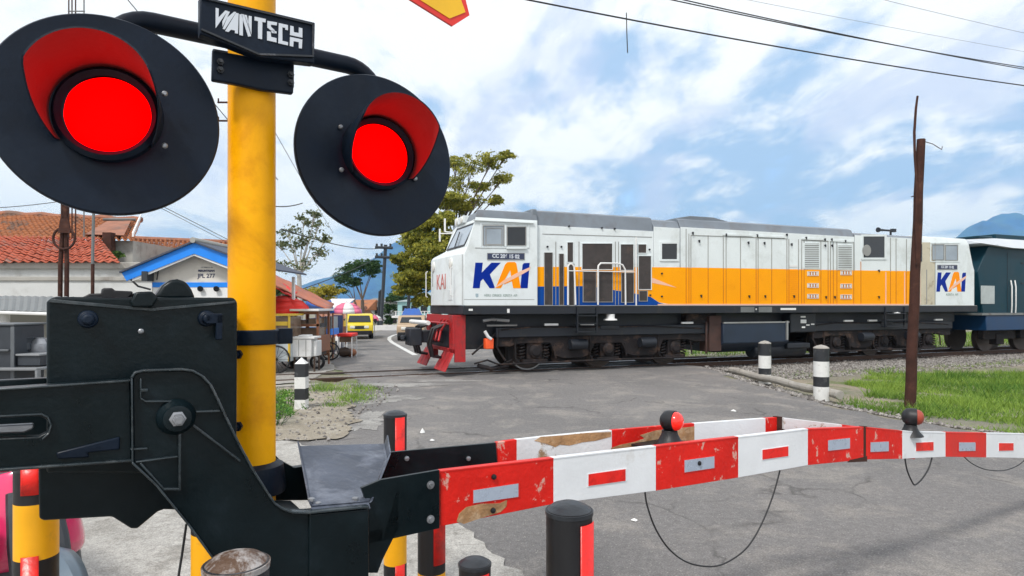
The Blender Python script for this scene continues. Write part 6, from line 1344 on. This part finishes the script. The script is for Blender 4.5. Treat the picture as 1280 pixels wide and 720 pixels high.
def wheel(mb, c, ax, r, w=.03, spokes=8, mi=0):
    ax = Vector(ax).normalized(); u = UP.cross(ax).normalized(); N = 28
    mb.tube([Vector(c)+u*(r*math.cos(2*math.pi*k/N))+UP*(r*math.sin(2*math.pi*k/N)) for k in range(N+1)], w, 6, mi)
    for k in range(spokes): a = 2*math.pi*k/spokes; mb.tube([Vector(c), Vector(c)+u*(r*math.cos(a))+UP*(r*math.sin(a))], .005, 4, mi)
    mb.lathe(Vector(c)-ax*.04, ax, [(0, .03), (.08, .03)], 8, mi)
# yellow glazed cart with bicycle wheel
Yc = 14.2; C1 = thing('food_cart', 'yellow framed food cart with glass case and a bicycle wheel beside the yellow pole', 'cart', Vector((at(345, 0, Yc).x, Yc, 0)))
X = lambda px: at(px, 0, Yc).x; Z = lambda py: at(0, py, Yc).z
mb = MB(); mb.box(X(322), X(362), Yc, Yc+.9, Z(452), Z(428)); mb.build('lower_body', M('cart_pale', (.5, .55, .58), .5, 0, .1), C1, bevel=.01)
mb = MB(); mb.box(X(324), X(360), Yc+.03, Yc+.87, Z(428)+.002, Z(396)); mb.build('glass_case', glass_case, C1)
mb = MB()
for x in (321, 360): mb.box(X(x), X(x+2.2), Yc-.01, Yc+.05, Z(452), Z(394)); 
mb.box(X(321), X(363), Yc-.02, Yc+.92, Z(395), Z(392.5)); mb.box(X(323.5), X(359.5), Yc-.012, Yc+.02, Z(407), Z(402)); mb.build('frame', yellow_pan, C1, bevel=.005)
mb = MB(); wheel(mb, (X(347), Yc-.1, .31), (0, 1, 0), .3, .02, 14); mb.build('wheel', rubber, C1, angle=80)
mb = MB(); wheel(mb, (X(347), Yc+1.0, .31), (0, 1, 0), .3, .02, 14); mb.build('wheel', rubber, C1, angle=80)
# brown wooden cart
Yc = 15.2; C2 = thing('food_cart', 'brown wooden food cart with a white roof and small wheels', 'cart', Vector((at(385, 0, Yc).x, Yc, 0)))
mb = MB(); mb.box(X(368), X(398), Yc, Yc+1.0, Z(441), Z(420)); mb.box(X(369), X(397), Yc+.03, Yc+.97, Z(393), Z(389)); mb.build('body', wood_br, C2, bevel=.01)
mb = MB()
for x, s in ((368, 2.5), (395.5, 2.5)):
    for dy in (0, .9): mb.box(X(x), X(x+s), Yc+dy, Yc+dy+.08, Z(420), Z(389))
mb.box(X(368), X(398), Yc, Yc+.04, Z(408), Z(405)); mb.build('frame', wood_br, C2)
mb = MB(); mb.box(X(371), X(395), Yc+.1, Yc+.85, Z(420), Z(410)); mb.box(X(373), X(380), Yc+.1, Yc+.8, Z(405), Z(400)); mb.box(X(384), X(393), Yc+.1, Yc+.8, Z(405), Z(398)); mb.build('goods_tray', glass_case, C2)
mb = MB(); mb.box(X(364.5), X(401), Yc-.15, Yc+1.1, Z(389), Z(386.2)); mb.build('roof', white_p, C2, bevel=.01)
for x in (372, 397.5):
    mb = MB(); wheel(mb, (X(x), Yc-.05, .17), (0, 1, 0), .15, .035, 6); mb.build('wheel', rubber, C2)
mb = MB(); mb.box(X(362), X(372), Yc+.1, Yc+.7, .05, Z(444)); mb.box(X(376), X(396), Yc+.2, Yc+.8, .3, Z(441)); mb.build('underbox', wood_dk, C2)
Yb = 14.4; X = lambda px: at(px, 0, Yb).x; Z = lambda py: at(0, py, Yb).z
CO = thing('cool_box', 'large white lidded box on legs in front of the brown food cart', 'box', Vector((X(379), Yb, 0)))
mb = MB(); mb.box(X(364.5), X(389), Yb, Yb+.5, Z(446.5), Z(424)); mb.box(X(389.2), X(394), Yb+.1, Yb+.5, Z(446), Z(426)); mb.build('body', white_p, CO, bevel=.02)
mb = MB(); mb.box(X(365), X(393), Yb-.02, Yb+.52, Z(423.8), Z(421)); mb.box(X(372), X(384), Yb+.05, Yb+.4, Z(420.9), Z(419)); mb.build('lid', white_p, CO, bevel=.01)
mb = MB(); [mb.box(X(x), X(x+.8), Yb-.004, Yb-.001, Z(445), Z(425)) for x in (373, 382)]; mb.build('seam', seam, CO)
for x in (366, 391):
    for dy in (.05, .4): mb = MB(); mb.box(X(x), X(x+1.6), Yb+dy, Yb+dy+.05, 0, Z(446)); mb.build('leg', wood_dk, CO)
# blue stall
Yc = 17.6; X = lambda px: at(px, 0, Yc).x; Z = lambda py: at(0, py, Yc).z
C3 = thing('food_cart', 'blue painted food cart with handles under the blue awning', 'cart', Vector((X(408), Yc, 0)))
mb = MB(); mb.box(X(400), X(414), Yc, Yc+.8, Z(419), Z(411)); mb.build('body', blue_trim, C3, bevel=.01)
mb = MB(); mb.box(X(401), X(413), Yc+.05, Yc+.75, Z(411), Z(396)); mb.build('glass_case', pale_glass, C3)
mb = MB(); [mb.box(X(x), X(x+1), Yc, Yc+.05, Z(411), Z(395)) for x in (400, 406.5, 413)]; mb.tube([(X(413), Yc, Z(419)), (X(404), Yc, .35)], .03, 6); mb.tube([(X(400), Yc, Z(421)), (X(414), Yc, Z(421))], .02, 6); mb.build('frame', tin, C3)
for x in (406, 414): mb = MB(); wheel(mb, (X(x), Yc-.05, .25), (0, 1, 0), .23, .02, 10); mb.build('wheel', rubber, C3, angle=80)
mb = MB(); mb.box(X(402), X(412), Yc+.1, Yc+.6, .25, .6); mb.build('basket', M('straw', (.35, .25, .12), .8, 0, .3, 20, .4), C3, bevel=.03)
mb = MB(); Y = 19.8; mb.box(at(415, 0, Y).x, at(428, 0, Y).x, Y, Y+.06, at(0, 418, Y).z, at(0, 394, Y).z); [mb.tube([(at(x, 0, Y).x, Y+.03, 0), (at(x, 0, Y).x, Y+.03, at(0, 418, Y).z)], .025, 6) for x in (417, 427)]; tag(mb.build('notice_banner', navy, smooth=False), 'dark blue hanging cloth on legs left of the large parasol pole', 'banner')
T1 = thing('market_table', 'small table with an orange cloth and baskets under the large parasol', 'table', Vector((at(431, 0, 18.4).x, 18.4, 0)))
Yt = 18.4; X = lambda px: at(px, 0, Yt).x; Z = lambda py: at(0, py, Yt).z
mb = MB(); mb.box(X(421), X(440), Yt, Yt+.7, Z(421), Z(417)); mb.build('cloth', canvas_red, T1, bevel=.02)
mb = MB(); mb.box(X(423), X(439), Yt+.1, Yt+.6, Z(428), Z(421.5)); mb.build('goods', glass_case, T1)
for x in (422, 438.5):
    for dy in (.05, .6): mb = MB(); mb.box(X(x), X(x+1), Yt+dy, Yt+dy+.04, 0, Z(421)); mb.build('leg', white_p, T1)
mb = MB(); mb.ball((X(428), Yt+.2, .15), .16, sc_=(1.3, 1, .9)); tag(mb.build('bundle', wood_dk), 'dark round bundle under the left of the market table', 'bundle'); mb = MB(); mb.ball((X(435), Yt+.3, .13), .14, sc_=(1.3, 1, .9)); tag(mb.build('bundle', wood_br), 'brown round bundle under the right of the market table', 'bundle')

umbrella(395, 392, 20.5, 22, 12, [canvas_blue, canvas_blue, blue_trim], 'dark blue parasol left of the pink and violet one')
sacks = [(404, 19.4, wood_br, 'brown sack standing behind the blue cart'), (424, 22.5, cwhite, 'white bag near the dark blue hanging cloth'), (419, 24, canvas_terra, 'terracotta bag on the pavement behind the parasol'), (411, 21.5, dkplastic, 'black crate beside the blue cart')]
for px, Y, m_, lb in sacks:
    q = at(px, 0, Y); mb = MB()
    if 'crate' in lb: mb.box(q.x-.2, q.x+.2, Y, Y+.3, 0, .3); mb.box(q.x-.2, q.x+.2, Y-.01, Y, .1, .14)
    else: mb.lathe((q.x, Y, 0), UP, [(0, .16), (.1, .2), (.3, .19), (.42, .12), (.46, .05), (.5, .09)], 14)
    tag(mb.build('crate' if 'crate' in lb else 'sack', m_, bevel=.01), lb, 'crate' if 'crate' in lb else 'sack')
YS = 24.5; ST = thing('market_stall', 'far stall with a white cloth roof between the parasol and the yellow minivan', 'stall', Vector((at(424, 0, YS).x, YS, 0)))
mb = MB(); x0, x1 = at(404, 0, YS).x, at(428, 0, YS).x; mb.prism([(x0-.1, YS-.1, 1.42), (x1+.1, YS-.1, 1.42), (x1+.1, YS+1.5, 1.75), (x0-.1, YS+1.5, 1.75)], (0, 0, .03)); mb.build('roof', cwhite, ST)
for x in (x0, x1): mb = MB(); mb.box(x-.03, x+.03, YS, YS+.06, 0, 1.42); mb.build('pole', wood_br, ST)
mb = MB(); mb.box(x0, x1, YS+.1, YS+.7, .0, .7); mb.build('counter', wood_br, ST, bevel=.02); mb = MB()
for k in range(6): mb.box(x0+.06+k*.12, x0+.15+k*.12, YS+.2, YS+.4, .7, .82+.05*(k % 3))
mb.build('goods', yellow_pan, ST)
tree('dark_tree', 'dark leafy tree behind the terracotta awning', (at(352, 0, 33).x, 33, 0), [(345, 362, 33, 12), (362, 366, 33, 11), (376, 370, 33, 9)], dgreen, bark, .2, .14, 150, sub=5)
# vehicles on the far road
def van(name, cx, Y, W, Hh, L, body, label, cat, dirx=-.25, jeep=False):
    d = Vector((dirx, 1, 0)).normalized(); s = Vector((d.y, -d.x, 0)); o = Vector((cx, Y, 0)); fr = lambda x, y, z: o+s*x+d*y+UP*z
    t = thing(name, label, cat, o); mb = MB(); w = W/2
    prof = [(0, .26), (-.04, .45), (0, .66), (.1, .72), (.42, Hh-.05), (.6, Hh), (L-.1, Hh), (L, Hh-.15), (L, .32)] if not jeep else [(0, .3), (-.03, .5), (.02, .68), (.5, .74), (.8, Hh-.05), (.95, Hh), (L-.1, Hh), (L, Hh-.15), (L, .38)]
    mb.prism([fr(-w, y, z) for y, z in prof], s*W); b = mb.build('body', body, t, bevel=.05, seg=3)
    i = 3; (y0, z0), (y1, z1) = prof[3], prof[4]; nn = (-(z1-z0), (y1-y0)); 
    q = lambda x, k, off=.012: fr(x, y0+(y1-y0)*k-off*2, z0+(z1-z0)*k+off)
    mb = MB(); mb.prism([q(-w+.1, .1), q(w-.1, .1), q(w-.16, .92), q(-w+.16, .92)], d*.02); mb.build('windscreen', dark_glass, t)
    for sx in (-1, 1):
        mb = MB(); mb.box(sx*(w-.3)-.11, sx*(w-.3)+.11, -.06, .02, .48, .6, fr=fr); mb.build('headlight', lamp_gl, t, bevel=.02)
        mb = MB(); mb.box(sx*(w+.004)-.004, sx*(w+.004)+.004, .95, 1.7, .76, Hh-.12, fr=fr); mb.build('side_window', dark_glass, t)
        mb = MB(); mb.box(sx*(w+.1)-.07, sx*(w+.1)+.07, .3, .36, .74, .9, fr=fr); mb.build('mirror', rubber, t, bevel=.01)
        for y in (.65, L-.7):
            mb = MB(); mb.lathe(fr(sx*(w-.16), y, .24), s*sx, [(0, .24), (.16, .24), (.17, .22)], 22); wl = mb.build('wheel', rubber, t)
            mb = MB(); mb.lathe(fr(sx*(w+.008), y, .24), s*sx, [(0, .13), (.01, .12)], 16); mb.build('rim', steel, wl)
    mb = MB(); mb.box(-w+.05, w-.05, -.09, .02, .2, .38, fr=fr); mb.build('bumper', rubber, t, bevel=.02)
    mb = MB(); mb.box(-w+.36, w-.36, -.055, .0, .46, .6, fr=fr); mb.build('front_grille', dkplastic, t, bevel=.01)
    return t
van('minivan', at(446, 0, 28).x, 28.5, 1.2, 1.12, 2.9, van_yellow, 'yellow minivan facing the crossing on the left of the far road', 'van', -.25)
van('jeep', at(513, 0, 27).x, 27, 1.15, 1.06, 2.6, tan, 'tan car with a dark lower front coming round the far bend', 'car', -.1, jeep=True)

# ------------------------------------------------------------------ pink motorcycle
mo = Vector((-1.68, 2.32, 0)); MCx = Vector((.78, -.6, 0)).normalized(); MCy = Vector((-MCx.y, MCx.x, 0)); mfr = lambda x, y, z: mo+MCx*x+MCy*y+UP*z
MC = thing('motorcycle', 'pink underbone motorcycle with a grey front mudguard parked behind the left bollard', 'motorcycle', mo)
wx = .02
for x in (wx, wx-1.25):
    mb = MB(); mb.lathe(mfr(x, -.045, .29), MCy, [(0, .2), (.0, .27), (.03, .292), (.06, .292), (.09, .27), (.09, .2)], 36, closed=False); w_ = mb.build('wheel', rubber, MC)
    mb = MB(); [mb.tube([mfr(x, 0, .29), mfr(x+.2*math.cos(k*.628), 0, .29+.2*math.sin(k*.628))], .01, 5) for k in range(10)]; mb.lathe(mfr(x, -.05, .29), MCy, [(0, .05), (.1, .05)], 14); mb.build('rim', steel, w_)
mb = MB()   # front mudguard
N = 16; vs = []
for k in range(N+1):
    a = R(150-115*k/N); r = .345
    for j, yy in enumerate((-.075, -.04, 0, .04, .075)): vs.append(mfr(wx+(r-abs(yy)*.5)*math.cos(a)+(.04*(k/N)), yy*(1-.5*(k/N)**3), .29+(r-abs(yy)*.5)*math.sin(a)-.0*k))
mb.add(vs, [(k*5+j, (k+1)*5+j, (k+1)*5+j+1, k*5+j+1) for k in range(N) for j in range(4)]); o = mb.build('mudguard', greyblue, MC, angle=60); o.modifiers.new('s', 'SOLIDIFY').thickness = .006
mb = MB(); [mb.tube([mfr(wx, sg*.075, .29), mfr(wx-.12, sg*.075, .62), mfr(wx-.2, sg*.06, .8)], .022, 8) for sg in (-1, 1)]; mb.build('fork', dkplastic, MC)
def shell(pts_list, m, nm, th=.012):
    mb = MB(); n = len(pts_list[0])
    for row in pts_list: mb.v += [tuple(mfr(*p)) for p in row]
    mb.f += [(j*n+i, j*n+i+1, (j+1)*n+i+1, (j+1)*n+i) for j in range(len(pts_list)-1) for i in range(n-1)]; mb.m += [0]*len(mb.f)
    o = mb.build(nm, m, MC, angle=50); o.modifiers.new('s', 'SOLIDIFY').thickness = th; sb = o.modifiers.new('d', 'SUBSURF'); sb.levels = sb.render_levels = 2; return o
# leg shield (front) and beak
shell([[(-.3, -.2, .3), (-.2, -.17, .3), (-.17, 0, .3), (-.2, .17, .3), (-.3, .2, .3)], [(-.3, -.21, .42), (-.15, -.17, .42), (-.1, 0, .42), (-.15, .17, .42), (-.3, .21, .42)], [(-.3, -.2, .53), (-.17, -.16, .53), (-.12, 0, .53), (-.17, .16, .53), (-.3, .2, .53)]], dkplastic, 'lower_shield')
shell([[(-.3, -.2, .5), (-.2, -.17, .5), (-.16, 0, .5), (-.2, .17, .5), (-.3, .2, .5)], [(-.3, -.23, .56), (-.13, -.18, .55), (-.06, 0, .57), (-.13, .18, .55), (-.3, .23, .52)], [(-.34, -.2, .7), (-.17, -.15, .72), (-.1, 0, .74), (-.17, .15, .72), (-.34, .2, .7)], [(-.36, -.13, .84), (-.22, -.1, .88), (-.17, 0, .9), (-.22, .1, .88), (-.36, .13, .84)]], pink, 'leg_shield')
shell([[(-.26, -.23, .48), (-.12, -.2, .5), (-.05, -.16, .54)], [(-.3, -.26, .55), (-.14, -.24, .58), (-.03, -.17, .66)], [(-.36, -.24, .66), (-.2, -.2, .74), (-.1, -.14, .78)]], pinkl, 'side_fairing')
shell([[(-.46, -.16, .86), (-.3, -.15, .86), (-.2, 0, .87), (-.3, .15, .86), (-.46, .16, .86)], [(-.46, -.14, .98), (-.32, -.12, .99), (-.25, 0, 1.0), (-.32, .12, .99), (-.46, .14, .98)], [(-.48, -.06, 1.03), (-.4, -.05, 1.04), (-.37, 0, 1.04), (-.4, .05, 1.04), (-.48, .06, 1.03)]], pink, 'handlebar_cowl')
mb = MB(); mb.lathe(mfr(-.27, 0, .92), MCx+UP*.1, [(0, .075), (.04, .07), (.06, .04), (.065, .001)], 20); mb.build('headlight', lamp_gl, MC, angle=60)
mb = MB(); mb.tube([mfr(-.5, -.34, .99), mfr(-.42, -.15, 1.0), mfr(-.4, 0, .99), mfr(-.42, .15, 1.0), mfr(-.5, .34, .99)], .014, 8); mb.build('handlebar', dkplastic, MC)
for sg in (-1, 1):
    mb = MB(); mb.tube([mfr(-.44, sg*.22, 1.0), mfr(-.42, sg*.3, 1.14)], .006, 6); mb.ball(mfr(-.42, sg*.3, 1.18), .06, sc_=(1, .5, .7)); mb.build('mirror', rubber, MC)
    mb = MB(); mb.ball(mfr(-.22, sg*.16, .8), .035, sc_=(1.3, 1, .8)); mb.build('indicator', M('amber', (.7, .3, .02), .3), MC)
shell([[(-1.6, -.1, .7), (-1.0, -.16, .62), (-.6, -.12, .55)], [(-1.62, -.13, .62), (-1.0, -.19, .48), (-.55, -.14, .4)], [(-1.5, -.1, .5), (-1.0, -.15, .36), (-.55, -.11, .32)]], pink, 'side_panel'); shell([[(-1.6, .1, .7), (-1.0, .16, .62), (-.6, .12, .55)], [(-1.62, .13, .62), (-1.0, .19, .48), (-.55, .14, .4)], [(-1.5, .1, .5), (-1.0, .15, .36), (-.55, .11, .32)]], pink, 'side_panel')
mb = MB(); mb.box(-1.6, -.62, -.13, .13, .7, .78, fr=mfr); mb.build('saddle', rubber, MC, bevel=.03, seg=3)
mb = MB(); mb.box(-.98, -.45, -.13, .13, .24, .5, fr=mfr); mb.tube([mfr(-.6, -.14, .25), mfr(-1.0, -.16, .25), mfr(-1.5, -.18, .36)], .04, 10); mb.build('engine', dkplastic, MC, bevel=.03)
mb = MB(); mb.box(-.62, -.3, -.1, .1, .4, .56, fr=mfr); mb.build('frame_cover', dkplastic, MC, bevel=.04)

# ------------------------------------------------------------------ air
m = bpy.data.materials.new('haze_air'); m.use_nodes = True; nt = m.node_tree; nt.nodes.clear()
o_ = nt.nodes.new('ShaderNodeOutputMaterial'); v = nt.nodes.new('ShaderNodeVolumePrincipled'); v.inputs['Color'].default_value = (.42, .72, 1.0, 1); v.inputs['Density'].default_value = .00019; v.inputs['Anisotropy'].default_value = .0
nt.links.new(v.outputs[0], o_.inputs['Volume'])
mb = MB(); mb.box(-3600, 3600, -60, 3600, -3, 420); tag(mb.build('haze', m, smooth=False), None, None, kind='stuff')
